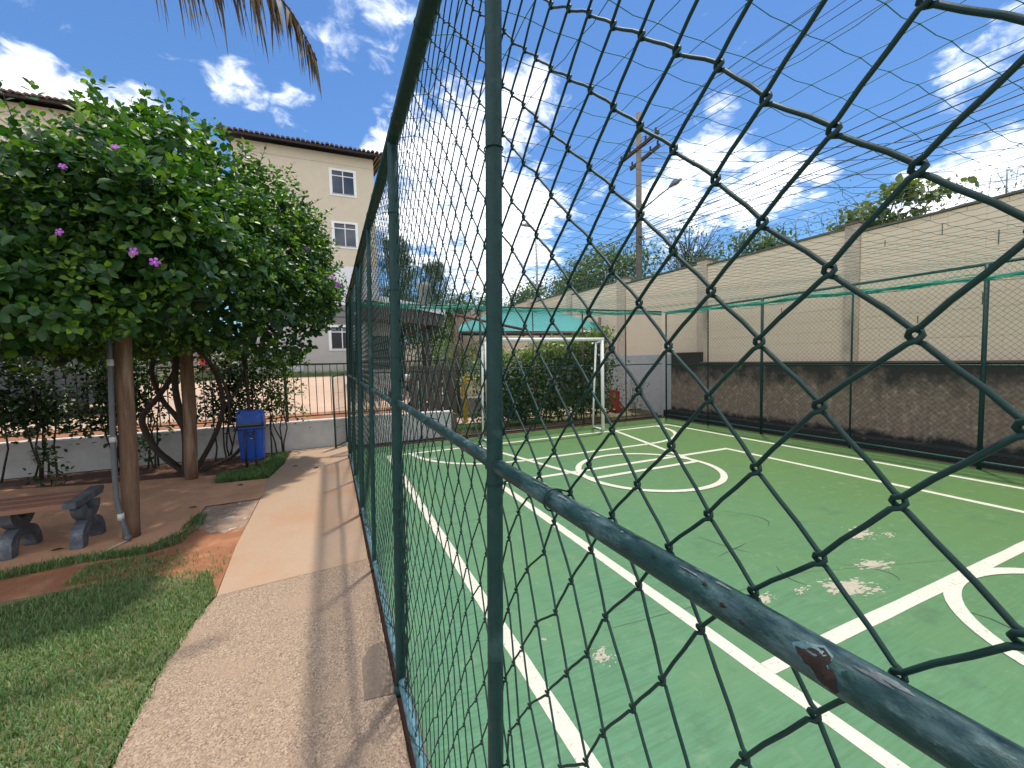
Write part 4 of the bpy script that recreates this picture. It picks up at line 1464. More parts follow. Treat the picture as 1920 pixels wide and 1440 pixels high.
ab = apartment('apartment_block', 'beige apartment block with white-framed windows rising behind the fence', -3.57, 2.48,
               [(.40, 1.64, 9.80, 11.10, 0), (.40, 1.62, 7.28, 8.58, 0), (.02, 1.26, 2.24, 3.50, 1)])
MB().box(-2.75, -2.05, YF - .14, YF + .0, 1.55, 2.75).build('notice_box', 'aluminium', ab)
MB().box(-1.82, -1.15, YF - .10, YF + .0, 1.25, 1.62).build('meter_box', 'aluminium', ab)
MB().box(-5.05, -4.75, YF - 1.2, YF - 1.15, 1.5, 2.65).build('notice_board', 'red_sign', ab)
for z0, z1 in ((4.15, 4.3), (3.95, 3.96)):
    MB().tube([(x, YF - .03, z0 + (z1 - z0) * (x + 3.5) / 6 - .06 * math.sin((x + 3.5) / 6 * math.pi)) for x in np.linspace(-3.5, 2.48, 14)], .012, 5).build('cable', 'cable_black', ab)
ab2 = apartment('apartment_block', 'second beige apartment block seen above the vine', -26, -8.0, [(-12.4, -11.2, 7.28, 8.58, 0), (-16.4, -15.2, 9.80, 11.10, 0)], over=(.4, .5))
terrain('verge', [-16, -10, -6, -3, 0, 1.5, 2.5], [20.45, 21.5, 22.49], 0.015, 'lawn_soil')

# ------------------------------------------------------------------ parked car, carport columns, motorcycle
for x, r, lab in ((-6.25, .14, 'thick grey column of the carport beside the parked car'), (-6.0, .05, 'thin grey steel post beside the thick carport column')):
    c_ = thing('carport_column', lab, 'column', (x, 11.0, .45), 'carport columns')
    MB().lathe([(r * 1.25, 0), (r * 1.25, .08), (r, .09), (r, 2.9), (r * 1.2, 2.92), (r * 1.2, 3.0)], (x, 11.0 + (x + 6.25) * 1.5, .45), 16).build('shaft', 'pvc_grey', c_)
car = thing('parked_car', 'dark grey hatchback parked on the driveway behind the railing', 'car', (-6.6, 12.9, .55))
CZ = .56
side = [(-8.55, .35), (-8.6, .62), (-8.45, .80), (-7.7, .92), (-7.05, 1.32), (-6.6, 1.44), (-5.6, 1.46), (-5.05, 1.36), (-4.72, .98), (-4.62, .85), (-4.60, .45), (-4.70, .28)]
cb = MB()
rings = []
for y, inx, inz in ((12.0, .02, 0), (12.06, 0, 0), (12.9, 0, .02), (13.64, 0, 0), (13.7, .02, 0)):
    rings.append([(x, y + (0.16 if zz > .95 and y < 12.5 else (-.16 if zz > .95 and y > 13.3 else 0)), CZ + zz + (inz if zz > .95 else 0)) for x, zz in side])
n = len(side)
vs = [p for r_ in rings for p in r_]
fs = [tuple(range(n)), tuple((len(rings) - 1) * n + i for i in range(n - 1, -1, -1))]
for l in range(len(rings) - 1):
    for i in range(n):
        j = (i + 1) % n
        fs.append((l * n + j, l * n + i, (l + 1) * n + i, (l + 1) * n + j))
cb.add(vs, fs)
cbo = cb.build('body', 'car_paint', car)
for poly in ([(-7.0, .97), (-6.72, 1.30), (-6.25, 1.38), (-6.25, .97)], [(-6.18, .97), (-6.18, 1.38), (-5.55, 1.38), (-5.50, .97)], [(-5.42, .97), (-5.47, 1.37), (-5.12, 1.30), (-4.92, 1.0)]):
    MB().prism([(x, CZ + z) for x, z in poly], 1, 12.13, 12.152).build('side_window', 'car_glass', car)
MB().prism([(-5.10, CZ + 1.30), (-4.74, CZ + .97), (-4.70, CZ + .98), (-5.03, CZ + 1.345)], 1, 12.3, 13.4).build('rear_window', 'car_glass', car)
for x in (-7.9, -5.25):
    wv, wf = [], []
    for l, y in enumerate((11.97, 12.2)):
        for k in range(20):
            a = 2 * math.pi * k / 20
            wv.append((x + .31 * math.cos(a), y, CZ + .31 - .0 + .31 * math.sin(a)))
    wf = [tuple(range(20)), tuple(range(39, 19, -1))] + [(k, 20 + k, 20 + (k + 1) % 20, (k + 1) % 20) for k in range(20)]
    wh = MB().add(wv, wf).build('wheel', 'tyre', car)
    rm = MB()
    for k in range(5):
        a = 2 * math.pi * k / 5
        rm.obox((x + .11 * math.cos(a), 11.965, CZ + .31 + .11 * math.sin(a)), (.10 * math.cos(a), 0, .10 * math.sin(a)), (-.025 * math.sin(a), 0, .025 * math.cos(a)), (0, .012, 0))
    rm.build('rim', 'chrome', wh)
MB().box(-4.63, -4.585, 12.08, 12.35, CZ + .72, CZ + .92).build('tail_lamp', 'red_sign', car)
MB().box(-4.61, -4.52, 12.02, 13.68, CZ + .28, CZ + .5).build('bumper', 'car_paint', car)

mo = thing('motorcycle', 'black motorcycle parked beyond the low white planter', 'motorcycle', (2.0, 10.3, .45))
for x in (1.55, 2.55):
    pts = [(x + .27 * math.cos(a), 10.3, .74 + .27 * math.sin(a)) for a in np.linspace(0, 2 * math.pi, 25)]
    wv_ = MB().tube(pts, .05, 8, caps=False).build('wheel', 'tyre', mo)
    MB().tube([(x, 10.24, .74), (x, 10.36, .74)], .09, 10).build('hub', 'chrome', wv_)
MB().tube([(1.55, 10.3, .74), (1.75, 10.3, 1.15), (1.82, 10.3, 1.38)], .03, 8).build('fork', 'chrome', mo)
MB().tube([(1.72, 10.3, 1.12), (1.95, 10.3, .78), (2.3, 10.3, .78), (2.5, 10.3, 1.1)], .05, 8).build('frame', 'moto_black', mo)
MB().tube([(1.78, 10.3, 1.20), (1.95, 10.3, 1.26), (2.15, 10.3, 1.20)], [.06, .14, .09], 10).build('fuel_tank', 'moto_black', mo)
MB().tube([(2.12, 10.3, 1.17), (2.4, 10.3, 1.15), (2.75, 10.3, 1.24)], [.09, .10, .05], 10).build('seat', 'moto_black', mo)
MB().tube([(1.84, 10.0, 1.45), (1.82, 10.15, 1.40), (1.82, 10.45, 1.40), (1.84, 10.6, 1.45)], .015, 6).build('handlebar', 'chrome', mo)
MB().tube([(1.66, 10.3, 1.22), (1.74, 10.3, 1.22)], [.09, .07], 12).build('headlamp', 'moto_white', mo)
MB().bbox(1.9, 2.25, 10.18, 10.42, .62, .95, .04).build('engine', 'galvanised', mo)

# ------------------------------------------------------------------ kiosk, shade sail, boards, toys behind the court
ki = thing('kiosk', 'small kiosk with a dark overhanging roof and white fascia behind the court', 'kiosk', (1.0, 14, .7))
MB().box(1.0, 1.9, 13.2, 16.5, .5, 3.05).build('wall', 'facade_grey', ki)
MB().prism([(.95, 2.85), (3.1, 2.62), (3.2, 2.95), (1.4, 3.28), (.95, 3.33)], 1, 12.2, 17).build('roof', 'kiosk_roof_dark', ki)
MB().prism([(.95, 3.332), (1.4, 3.282), (3.2, 2.955), (3.2, 3.14), (1.4, 3.44), (.95, 3.49)], 1, 12.15, 17.02).build('fascia', 'facade_white', ki)
MB().tube([(2.75, 12.6, .55), (2.75, 12.6, 2.7)], .085, 10).build('column', 'kiosk_roof_dark', ki)
MB().tube([(2.35, 14.8, .7), (2.35, 14.8, 2.8)], .085, 10).build('column', 'pvc_grey', ki)
MB().box(1.2, 1.7, 13.17, 13.21, 1.4, 2.4).build('hatch', 'dark_room', ki)
ch = thing('chimney', 'slim dark chimney with a flat cap behind the kiosk', 'chimney', (3.42, 16, .9))
MB().lathe([(.18, 0), (.18, 3.35), (.26, 3.36), (.26, 3.62)], (3.42, 16, .95), 12).build('shaft', 'facade_dark_grey', ch)

sa = thing('shade_sail', 'teal fabric shade tent on rusty pipes over the playground', 'canopy', (6.5, 11, 0))
A, B_, C_, D_ = np.array((3.30, 11.2, 2.42)), np.array((9.2, 11.6, 2.45)), np.array((7.6, 14.5, 2.9)), np.array((4.4, 14.5, 2.9))
pk1, pk2 = np.array((5.4, 12.4, 3.28)), np.array((7.2, 12.6, 3.22))
b = MB()


def coons(p0, p1, p2, p3, sag, k=8):
    vs, fs = [], []
    for i in range(k + 1):
        for j in range(k + 1):
            u, v = i / k, j / k
            p = (1 - u) * (1 - v) * p0 + u * (1 - v) * p1 + u * v * p2 + (1 - u) * v * p3
            p = p - np.array((0, 0, sag * math.sin(math.pi * u) * math.sin(math.pi * v)))
            vs.append(tuple(p))
            if i and j:
                a = (i - 1) * (k + 1) + j - 1
                fs.append((a, a + k + 1, a + k + 2, a + 1))
    return vs, fs


for q in ((A, B_, pk2, pk1), (A, pk1, D_, D_), (B_, C_, C_, pk2), (pk1, pk2, C_, D_)):
    b.add(*coons(*q, .12), True)
so = b.build('canopy', 'sail_teal', sa)
b = MB()
b.add(*coons(A + (.1, .0, .0), B_ + (-.1, 0, 0), B_ + (-.1, .05, -.13), A + (.1, .05, -.13), 0), False)
b.build('valance', 'sail_green', sa)
for p_, q_ in (((3.25, 11.15, 2.85), (5.2, 11.0, 2.45)), ((3.25, 11.2, 2.38), (5.3, 11.0, 2.33)), ((5.3, 11.0, 2.33), (9.3, 11.5, 2.42)), ((5.2, 11.0, 2.25), (5.2, 11.0, 2.52)), ((9.28, 11.5, 2.40), (9.28, 11.5, 2.6))):
    MB().tube([p_, q_], .04, 8).build('pipe', 'rust_pipe', sa)
for x, y in ((3.25, 11.2), (8.2, 11.45), (4.4, 14.5), (7.6, 14.5)):
    MB().tube([(x, y, 0), (x, y, 2.9)], .05, 8).build('mast', 'rust_pipe', sa)

bd = thing('board_fence', 'short fence of upright brown boards at the end of the railing', 'fence', (2.2, 9.3, .4))
for i, x in enumerate((1.62, 1.80, 1.98, 2.16, 2.34, 2.5)):
    MB().bbox(x, x + .15, 9.28, 9.305, .42, 1.50 + RNG.normal(0, .012), .005).build('board', 'board_brown', bd)
MB().box(1.6, 2.66, 9.31, 9.34, 1.2, 1.27).build('cross_rail', 'board_brown', bd)
MB().box(1.6, 2.66, 9.31, 9.34, .6, .67).build('cross_rail', 'board_brown', bd)

yp = thing('yellow_post', 'yellow painted playground post on the grass behind the court', 'post', (3.0, 9.8, .05))
MB().bbox(2.96, 3.05, 9.76, 9.84, .02, 1.2, .008).build('post_shaft', 'yellow_paint', yp)
MB().tube([(3.0, 9.8, 1.12), (3.9, 9.85, 1.12)], .03, 8).build('cross_tube', 'yellow_paint', yp)
tb_ = thing('toy_climber', 'bright blue plastic play piece behind the goal', 'toy', (4.3, 9.8, .1))
MB().prism([(4.12, .06), (4.62, .06), (4.66, .14), (4.52, .34), (4.46, .75), (4.52, .95), (4.30, .95), (4.24, .6), (4.16, .3)], 1, 9.7, 10.1).build('side_panel', 'toy_blue', tb_)
MB().prism([(4.28, .5), (4.44, .5), (4.44, .62), (4.28, .62)], 1, 9.69, 9.702).build('grip_hole', 'dark_room', tb_)
tr_ = thing('toy_slide', 'red plastic toy slide in the corner behind the goal', 'toy', (7.2, 9.5, .05))
MB().prism([(7.30, .05), (7.52, .05), (7.58, .15), (7.40, .35), (7.42, .62), (7.28, .66), (7.24, .3)], 1, 9.45, 9.75).build('chute', 'toy_red', tr_)
MB().prism([(6.88, .30), (7.02, .30), (7.02, .72), (6.88, .72)], 1, 9.6, 9.68).build('ladder_panel', 'toy_red', tr_)
for z in (.2, .32, .44):
    MB().tube([(7.24, 9.46, z), (7.50, 9.46, z)], .014, 6).build('rung', 'toy_red', tr_)
# low dark bench-like ledge behind
tag(MB().bbox(3.2, 4.0, 10.4, 10.75, .0, .62, .02).build('playground_ledge', 'facade_dark_grey'), 'low dark grey ledge in the shade behind the goal', 'ledge')

# ------------------------------------------------------------------ utility poles, lamps, wires
up = thing('utility_pole', 'tall concrete utility pole with two crossarms behind the beige wall', 'utility pole', (12, 14, 0))
MB().tube([(12, 14, 0), (12.03, 13.95, 11.5)], [.16, .10], 12).build('shaft', 'pole_concrete', up)
arms = [((12.0, 15.05, 9.92), (12.0, 12.66, 10.06)), ((11.75, 14.5, 9.45), (12.25, 12.95, 10.22))]
arms = [((11.86, 15.0, 9.90), (11.86, 12.66, 10.08)), ((12.14, 14.6, 9.55), (12.14, 12.9, 9.75))]
for p_, q_ in arms:
    p_, q_ = np.array(p_), np.array(q_)
    d = (q_ - p_) / 2
    a_ = MB().obox((p_ + q_) / 2, d, (.05, 0, 0), (0, 0, .06)).build('crossarm', 'arm_wood', up)
    for t in (.06, .3, .7, .94):
        c_ = p_ + (q_ - p_) * t
        MB().lathe([(.02, 0), (.05, .06), (.03, .10), (.05, .14), (.02, .2)], c_ + (0, 0, .06), 8).build('insulator', 'arm_wood', a_)
MB().tube([(11.95, 13.9, 7.5), (11.9, 13.0, 7.65), (11.7, 11.9, 7.75)], .03, 6).build('lamp_arm', 'galvanised', up)
MB().tube([(11.7, 11.95, 7.75), (11.66, 11.6, 7.80), (11.62, 11.3, 7.76)], [.05, .12, .04], 8).build('lamp_head', 'galvanised', up)
MB().tube([(11.93 + .14 * math.cos(a), 13.75 + .14 * math.sin(a) * .5, 6.3 + .2 * math.sin(a)) for a in np.linspace(0, 6.28, 16)], .022, 6).build('cable_coil', 'cable_black', up)
MB().box(11.82, 11.95, 13.8, 13.95, 7.2, 7.55).build('junction_box', 'rust_pipe', up)
MB().tube([(11.9, 13.85, 10.6), (11.9, 13.5, 10.75)], .03, 6).build('bracket', 'arm_wood', up)
sl = thing('street_lamp', 'thin grey street lamp far beyond the end of the court', 'lamp', (11.35, 22, 1.3))
MB().tube([(11.36, 22, 1.2), (11.37, 22, 9.0)], [.09, .06], 8).build('pole', 'galvanised', sl)
MB().tube([(11.37, 22, 8.9), (11.0, 21.9, 9.15), (10.6, 21.8, 9.2)], .04, 6).build('arm', 'galvanised', sl)
MB().tube([(10.9, 21.85, 9.2), (10.55, 21.8, 9.22), (10.3, 21.75, 9.18)], [.05, .12, .05], 8).build('lamp_head', 'galvanised', sl)


def wire(p0, p1, sag, r=.011):
    p0, p1 = np.array(p0, float), np.array(p1, float)
    return [tuple(p0 + (p1 - p0) * t - np.array((0, 0, sag * 4 * t * (1 - t)))) for t in np.linspace(0, 1, 16)], r


WNO = 0
for label, y0, z0, y1, z1, yf_, zf, n_, sp in (
        ('upper bundle of black power lines above the beige wall', 13.9, 10.7, -22, 11.4, 70, 11.0, 4, .35),
        ('lower bundle of black telephone lines above the beige wall', 13.9, 7.0, -22, 8.3, 70, 7.6, 6, .22)):
    pw = thing('power_lines', label, 'cables', (12, 13.9, z0))
    for k in range(n_):
        pts, r = wire((12.0 + .14 * (k % 2), y0, z0 - k * sp * .55), (12.3 + .3 * k, y1, z1 - k * sp), .35 + .08 * k)
        MB().tube(pts, r if n_ < 5 else .013, 4, caps=False).build('cable', 'cable_black', pw)
        pts, r = wire((12.0 + .14 * (k % 2), y0, z0 - k * sp * .55), (12.6 + .3 * k, yf_, zf - k * sp), .6 + .06 * k)
        MB().tube(pts, r, 4, caps=False).build('cable', 'cable_black', pw)
pw = thing('service_cables', 'thin service cables crossing from the utility pole over the trees', 'cables', (12, 13.9, 9))
for k, (z0, z1, ye) in enumerate(((9.9, 8.4, 2.0), (9.7, 7.6, 3.0), (9.4, 6.9, 4.0), (9.0, 6.6, 5.0))):
    pts, r = wire((12, 13.9, z0), (34, ye, z1 + 3.0), .9)
    MB().tube(pts, .012, 4, caps=False).build('cable', 'cable_black', pw)


# ------------------------------------------------------------------ the flowering vine on the pergola
def right_edge(y):
    return np.interp(y, [3.6, 4.4, 5.4, 6.2, 7.0, 7.8, 8.5], [-1.0, -.92, -.78, -.52, -.12, .14, .05])


def top_z(x, y):
    r = right_edge(y)
    t = np.interp(y, [3.6, 4.3, 5.2, 6.2, 7.1, 7.8, 8.4], [3.05, 3.60, 3.98, 4.45, 4.55, 4.3, 4.0])
    t = t + .13 * np.sin(x * 2.3 + 1) + .14 * np.sin(x * 1.1 + y * 1.7) + .10 * np.sin(y * 4.3 + x) + .07 * np.sin(y * 7.1 + x * 5)
    t = t - np.clip((-1.5 - x) * .62, 0, 1.05)
    e = np.clip((r - x) / .62, 0, 1)
    return 2.75 + (t - 2.75) * np.sqrt(np.clip(1 - (1 - e) ** 2, 0, 1))


def bot_z(x, y):
    r = right_edge(y)
    e = np.clip((r - x) / .8, 0, 1)
    lo = 1.82 + .07 * np.sin(x * 3.1) + .06 * np.sin(y * 2.7 + 1) - .16 * np.clip((y - 6.6), 0, 1) * np.exp(-((x + .9) / .6) ** 2)
    return 2.75 - (2.75 - lo) * np.sqrt(np.clip(1 - (1 - e) ** 2, 0, 1))


def front_y(x, z):
    return 3.95 + .14 * np.sin(x * 2.9 + z * 2) + .12 * np.sin(z * 4.1 + x * 1.3) + .35 * np.clip((z - 3.0) / .7, 0, 1) ** 2 + .25 * np.clip((2.3 - z) / .4, 0, 1) ** 2


def vine_surface(n):
    """points on the canopy skin and their outward normals"""
    P, N = [], []
    # front face
    k = int(n * .34)
    x = RNG.uniform(-3.3, -.75, k)
    zz = RNG.uniform(1.88, 3.9, k)
    y = front_y(x, zz)
    ok = (x < right_edge(y)) & (zz < top_z(x, y) + .05) & (zz > bot_z(x, y) - .05)
    P.append(np.stack([x, y, zz], 1)[ok])
    N.append(np.stack([np.full(k, .15), np.full(k, -1.0), (zz - 2.6) * .55], 1)[ok])
    # right side
    k = int(n * .30)
    y = RNG.uniform(3.9, 8.4, k)
    u = RNG.uniform(0, 1, k)
    e = RNG.uniform(0, .30, k) ** 1.3
    x = right_edge(y) - e + .07 * np.sin(y * 5 + u * 9)
    zz = bot_z(x, y) + (top_z(x, y) - bot_z(x, y)) * u
    P.append(np.stack([x, y, zz], 1))
    N.append(np.stack([np.full(k, 1.0), np.full(k, -.45), (u - .5) * 2.0], 1))
    # top
    k = int(n * .24)
    y = RNG.uniform(3.9, 8.4, k)
    x = right_edge(y) - RNG.uniform(0, 1, k) ** 1.5 * 4.2
    P.append(np.stack([x, y, top_z(x, y)], 1))
    N.append(np.stack([RNG.normal(0, .3, k), RNG.normal(-.3, .3, k), np.ones(k)], 1))
    # underside
    k = int(n * .12)
    y = RNG.uniform(3.9, 8.4, k)
    x = right_edge(y) - RNG.uniform(.1, 1, k) * 4.2
    P.append(np.stack([x, y, bot_z(x, y)], 1))
    N.append(np.stack([RNG.normal(0, .5, k), RNG.normal(-.4, .3, k), np.full(k, -.6)], 1))
    P, N = np.concatenate(P), np.concatenate(N)
    return P, N / np.linalg.norm(N, axis=1, keepdims=True)


vine = thing('flowering_vine', 'dense green vine with purple flowers covering the pergola', 'vine', (-2, 6, 2))
SP, SN = vine_surface(6600)
SP = SP - SN * np.abs(RNG.normal(0, .10, (len(SP), 1))) + RNG.normal(0, .05, SP.shape)
# shoots that stand out of the mass
ext = RNG.uniform(0, 1, len(SP)) < .14
SP[ext] += SN[ext] * RNG.uniform(.05, .22, (ext.sum(), 1)) + np.array((0, 0, .06))
pos, dr, nm, sz, tn = [], [], [], [], []
stems = MB()
for p, nrm in zip(SP, SN):
    near = p[1] < 5.2
    k = RNG.integers(4, 8)
    ax = nrm * .75 + np.array((0, 0, .45)) + RNG.normal(0, .35, 3)
    ax /= np.linalg.norm(ax)
    u = np.cross(ax, (0.3, .2, 1.0))
    u /= np.linalg.norm(u) + 1e-9
    w = np.cross(ax, u)
    L = RNG.uniform(.05, .13)
    ph = RNG.uniform(0, 6.28)
    young = RNG.uniform() < (.34 if p[1] > 5.2 or p[2] > 3.3 else .16)
    s0 = RNG.uniform(.070, .112) * (.78 if young else 1.0)
    for i in range(k):
        a = ph + i * 2.4
        t = i / k
        out = u * math.cos(a) + w * math.sin(a)
        d = out * (1.0 - .55 * t) + ax * (.25 + .7 * t) + np.array((0, 0, -.18 * (1 - t)))
        pos.append(p + ax * L * t + out * .008)
        dr.append(d)
        nm.append(ax * .9 + np.array((0, 0, .35)) - out * .25 + RNG.normal(0, .22, 3))
        sz.append(s0 * (1.1 - .5 * t) * RNG.uniform(.8, 1.15))
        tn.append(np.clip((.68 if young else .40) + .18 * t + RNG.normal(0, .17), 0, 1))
pos, dr, nm, sz, tn = map(np.array, (pos, dr, nm, sz, tn))
# inner fill so that the mass is not hollow
k = 20000
y = RNG.uniform(4.1, 8.3, k)
x = right_edge(y) - .10 - RNG.uniform(0, 1, k) * 5.6
zz = bot_z(x, y) + (top_z(x, y) - bot_z(x, y)) * RNG.uniform(.02, .96, k)
ok = y > front_y(x, zz) + .06
fp = np.stack([x, y, zz], 1)[ok]
k = len(fp)
pos = np.concatenate([pos, fp])
dr = np.concatenate([dr, rnd_dirs(k)])
nm = np.concatenate([nm, rnd_dirs(k) + (0, 0, .6)])
sz = np.concatenate([sz, RNG.uniform(.09, .16, k)])
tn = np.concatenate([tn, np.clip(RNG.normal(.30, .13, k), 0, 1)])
# the nearest, outermost leaves become parts of their own
vis = np.linalg.norm(pos - np.array((0, 0, 1.6)), axis=1) / sz
outer = (pos[:, 1] < front_y(pos[:, 0], pos[:, 2]) - .02) & (pos[:, 0] < -.85) & (pos[:, 0] > -2.0)
order = np.argsort(np.where(outer, vis, 1e6))[:300]
single = np.zeros(len(pos), bool)
single[order] = True
V, F, T_ = leaves(pos[~single], dr[~single], nm[~single], sz[~single], tn[~single])
fo = link('foliage', fast_mesh('foliage', V, F, 'vine_leaf', T_, off=OFF[vine]), vine)
fo['kind'] = 'stuff'
LV2 = np.array([(0, 0, 0), (-.20, .16, .035), (.20, .16, .035), (-.31, .40, .06), (.31, .40, .06), (-.28, .68, .045), (.28, .68, .045), (-.12, .92, -.03), (.12, .92, -.03), (0, 1, -.09), (0, .2, -.005), (0, .45, -.02), (0, .72, -.03)], float)
LF2 = np.array([(0, 2, 10), (0, 10, 1), (1, 10, 11), (1, 11, 3), (10, 2, 4), (10, 4, 11), (3, 11, 12), (3, 12, 5), (11, 4, 6), (11, 6, 12), (5, 12, 7), (12, 6, 8), (7, 12, 9), (12, 8, 9)])
LEAF_MESH = [fast_mesh('leaf', LV2 * (w_, 1, bend), LF2, 'vine_leaf', np.full(len(LF2), t_)) for w_, bend, t_ in ((1, 1, .34), (1.15, 1.6, .45), (.85, .6, .55), (1.05, 2.2, .75), (1, -.6, .28), (.9, 1.8, .62))]
for me in LEAF_MESH:
    for p_ in me.polygons:
        p_.use_smooth = True
Rm = frames(dr[single], nm[single])
for i, (p, s, t) in enumerate(zip(pos[single], sz[single], tn[single])):
    best = min(range(6), key=lambda q: abs((.34, .45, .55, .75, .28, .62)[q] - t) + RNG.uniform(0, .12))
    o = bpy.data.objects.new('leaf', LEAF_MESH[best])
    COL.objects.link(o)
    o.parent = vine
    M4 = Matrix(Rm[i].tolist()).to_4x4() @ Matrix.Scale(float(s), 4)
    M4.translation = Vector((p - OFF[vine]).tolist())
    o.matrix_local = M4


def flower(c, face, s):
    face = np.array(face, float)
    face /= np.linalg.norm(face)
    u = np.cross(face, (0, 0, 1.0))
    u /= np.linalg.norm(u)
    w = np.cross(face, u)
    m_ = MB()
    c = np.array(c, float)
    ph = RNG.uniform(0, 1.2)
    for k in range(5):
        a = ph + 2 * math.pi * k / 5
        d = u * math.cos(a) + w * math.sin(a)
        t = -u * math.sin(a) + w * math.cos(a)
        m_.add([c, c + d * s * .45 - t * s * .26 + face * s * .10, c + d * s * .85 - t * s * .34 + face * s * .02, c + d * s * 1.0 - t * s * .12 - face * s * .06, c + d * s * 1.0 + t * s * .14 - face * s * .05, c + d * s * .85 + t * s * .34 + face * s * .03, c + d * s * .45 + t * s * .26 + face * s * .10],
               [(0, 1, 6), (1, 2, 5, 6), (2, 3, 4, 5)])
    fl = m_.build('flower', 'petal', vine)
    MB().tube([c - face * s * .5, c + face * s * .06], [s * .12, s * .14], 6).build('flower_throat', 'petal_eye', fl)


for c, s in (((-1.20, 3.70, 2.40), .034), ((-1.085, 3.70, 2.34), .034), ((-1.26, 3.72, 3.10), .024), ((-1.545, 3.75, 2.94), .024), ((-1.57, 3.70, 2.50), .026),
             ((.08, 7.1, 2.94), .055), ((.16, 7.15, 2.83), .055), ((-.22, 6.9, 3.3), .04)):
    flower(c, (RNG.normal(.15, .3), -1, RNG.normal(.25, .25)), s)
# long shoots above the mass
for bx0, by0, hh, lx in ((-1.93, 4.25, .50, -.12), (-1.32, 4.5, .34, -.06), (-1.02, 4.55, .32, .02), (-1.15, 4.8, .36, .04), (-.75, 6.3, .3, .15), (-.55, 7.0, .3, .2), (-.1, 7.7, .1, .3), (.0, 7.6, -.25, .32), (-.3, 7.2, .1, .3)):
    z0 = float(top_z(np.array(bx0), np.array(by0))) - .1 if hh > 0 else 3.0
    pts = [(bx0 + lx * t, by0 - .05 * t, z0 + (hh + .1) * t) for t in np.linspace(0, 1, 6)]
    MB().tube(pts, [.004, .004, .0035, .003, .0025, .002], 5).build('shoot', 'bark', vine)
    n_ = 14
    tt = np.linspace(.15, 1, n_)
    pp = np.stack([np.interp(tt, np.linspace(0, 1, 6), [q[i] for q in pts]) for i in range(3)], 1)
    an = np.arange(n_) * 2.4
    dd_ = np.stack([np.cos(an), np.sin(an), np.full(n_, .8)], 1)
    V, F, T_ = leaves(pp, dd_, np.tile((0, -.4, 1.0), (n_, 1)) + RNG.normal(0, .2, (n_, 3)), np.linspace(.09, .035, n_), np.clip(RNG.normal(.5, .15, n_), 0, 1))
    tag(link('shoot_leaves', fast_mesh('shoot_leaves', V, F, 'vine_leaf', T_, off=OFF[vine]), vine), kind='stuff')
# twisted stems under the canopy
for pts, r in (
        ([(-2.10, 7.8, -.02), (-2.30, 7.8, .20), (-2.46, 7.8, .42), (-2.58, 7.8, .80), (-2.52, 7.8, .98), (-2.35, 7.8, 1.2), (-2.13, 7.8, 1.6), (-2.05, 7.8, 2.1)], .045),
        ([(-2.05, 7.8, -.02), (-2.0, 7.82, .35), (-2.16, 7.85, .8), (-2.35, 7.85, 1.15), (-2.42, 7.8, 1.6), (-2.2, 7.7, 2.1)], .04),
        ([(-2.0, 7.85, -.02), (-1.75, 7.9, .45), (-1.60, 7.95, .95), (-1.66, 7.9, 1.5), (-1.9, 7.8, 1.9), (-2.4, 7.5, 2.1)], .035),
        ([(-2.08, 7.7, -.02), (-2.02, 7.6, .6), (-2.1, 7.6, 1.3), (-2.0, 7.5, 2.1)], .05),
        ([(-1.62, 7.9, .9), (-1.35, 8.0, 1.3), (-1.2, 7.9, 1.9)], .022),
        ([(-2.5, 5.2, 2.0), (-1.75, 6.0, 1.95), (-1.55, 6.8, 1.75), (-1.42, 7.3, 1.3), (-1.45, 7.6, .7)], .022),
        ([(-1.9, 7.8, 0), (-1.5, 8.0, .15), (-1.30, 8.0, .5), (-1.25, 8.0, 1.2), (-1.3, 7.9, 1.9)], .028)):
    P4 = [np.array(p) for p in pts]
    sm = []
    for i in range(len(P4) - 1):
        p0, p1_, p2, p3 = P4[max(i - 1, 0)], P4[i], P4[i + 1], P4[min(i + 2, len(P4) - 1)]
        for t in np.linspace(0, 1, 6)[:-1]:
            sm.append(.5 * ((2 * p1_) + (-p0 + p2) * t + (2 * p0 - 5 * p1_ + 4 * p2 - p3) * t * t + (-p0 + 3 * p1_ - 3 * p2 + p3) * t ** 3))
    sm.append(P4[-1])
    MB().tube(sm, [r * (1.1 - .4 * i / len(sm)) for i in range(len(sm))], 9).build('stem', 'bark', vine)
# bare twigs hanging under the canopy
tw = MB()
for i in range(150):
    y = RNG.uniform(4.3, 8.2)
    x = right_edge(y) - RNG.uniform(.2, 3.2)
    z0 = bot_z(x, y) + .08
    p = np.array((x, y, float(z0)))
    pts = [p]
    d = np.array((RNG.normal(0, .6), RNG.normal(0, .6), RNG.normal(-.35, .3)))
    for q in range(4):
        d = d + RNG.normal(0, .35, 3)
        pts.append(pts[-1] + d / np.linalg.norm(d) * RNG.uniform(.05, .12))
    tw.tube(pts, .0035, 4, caps=False)
tag(tw.build('twigs', 'bark', vine), kind='stuff')


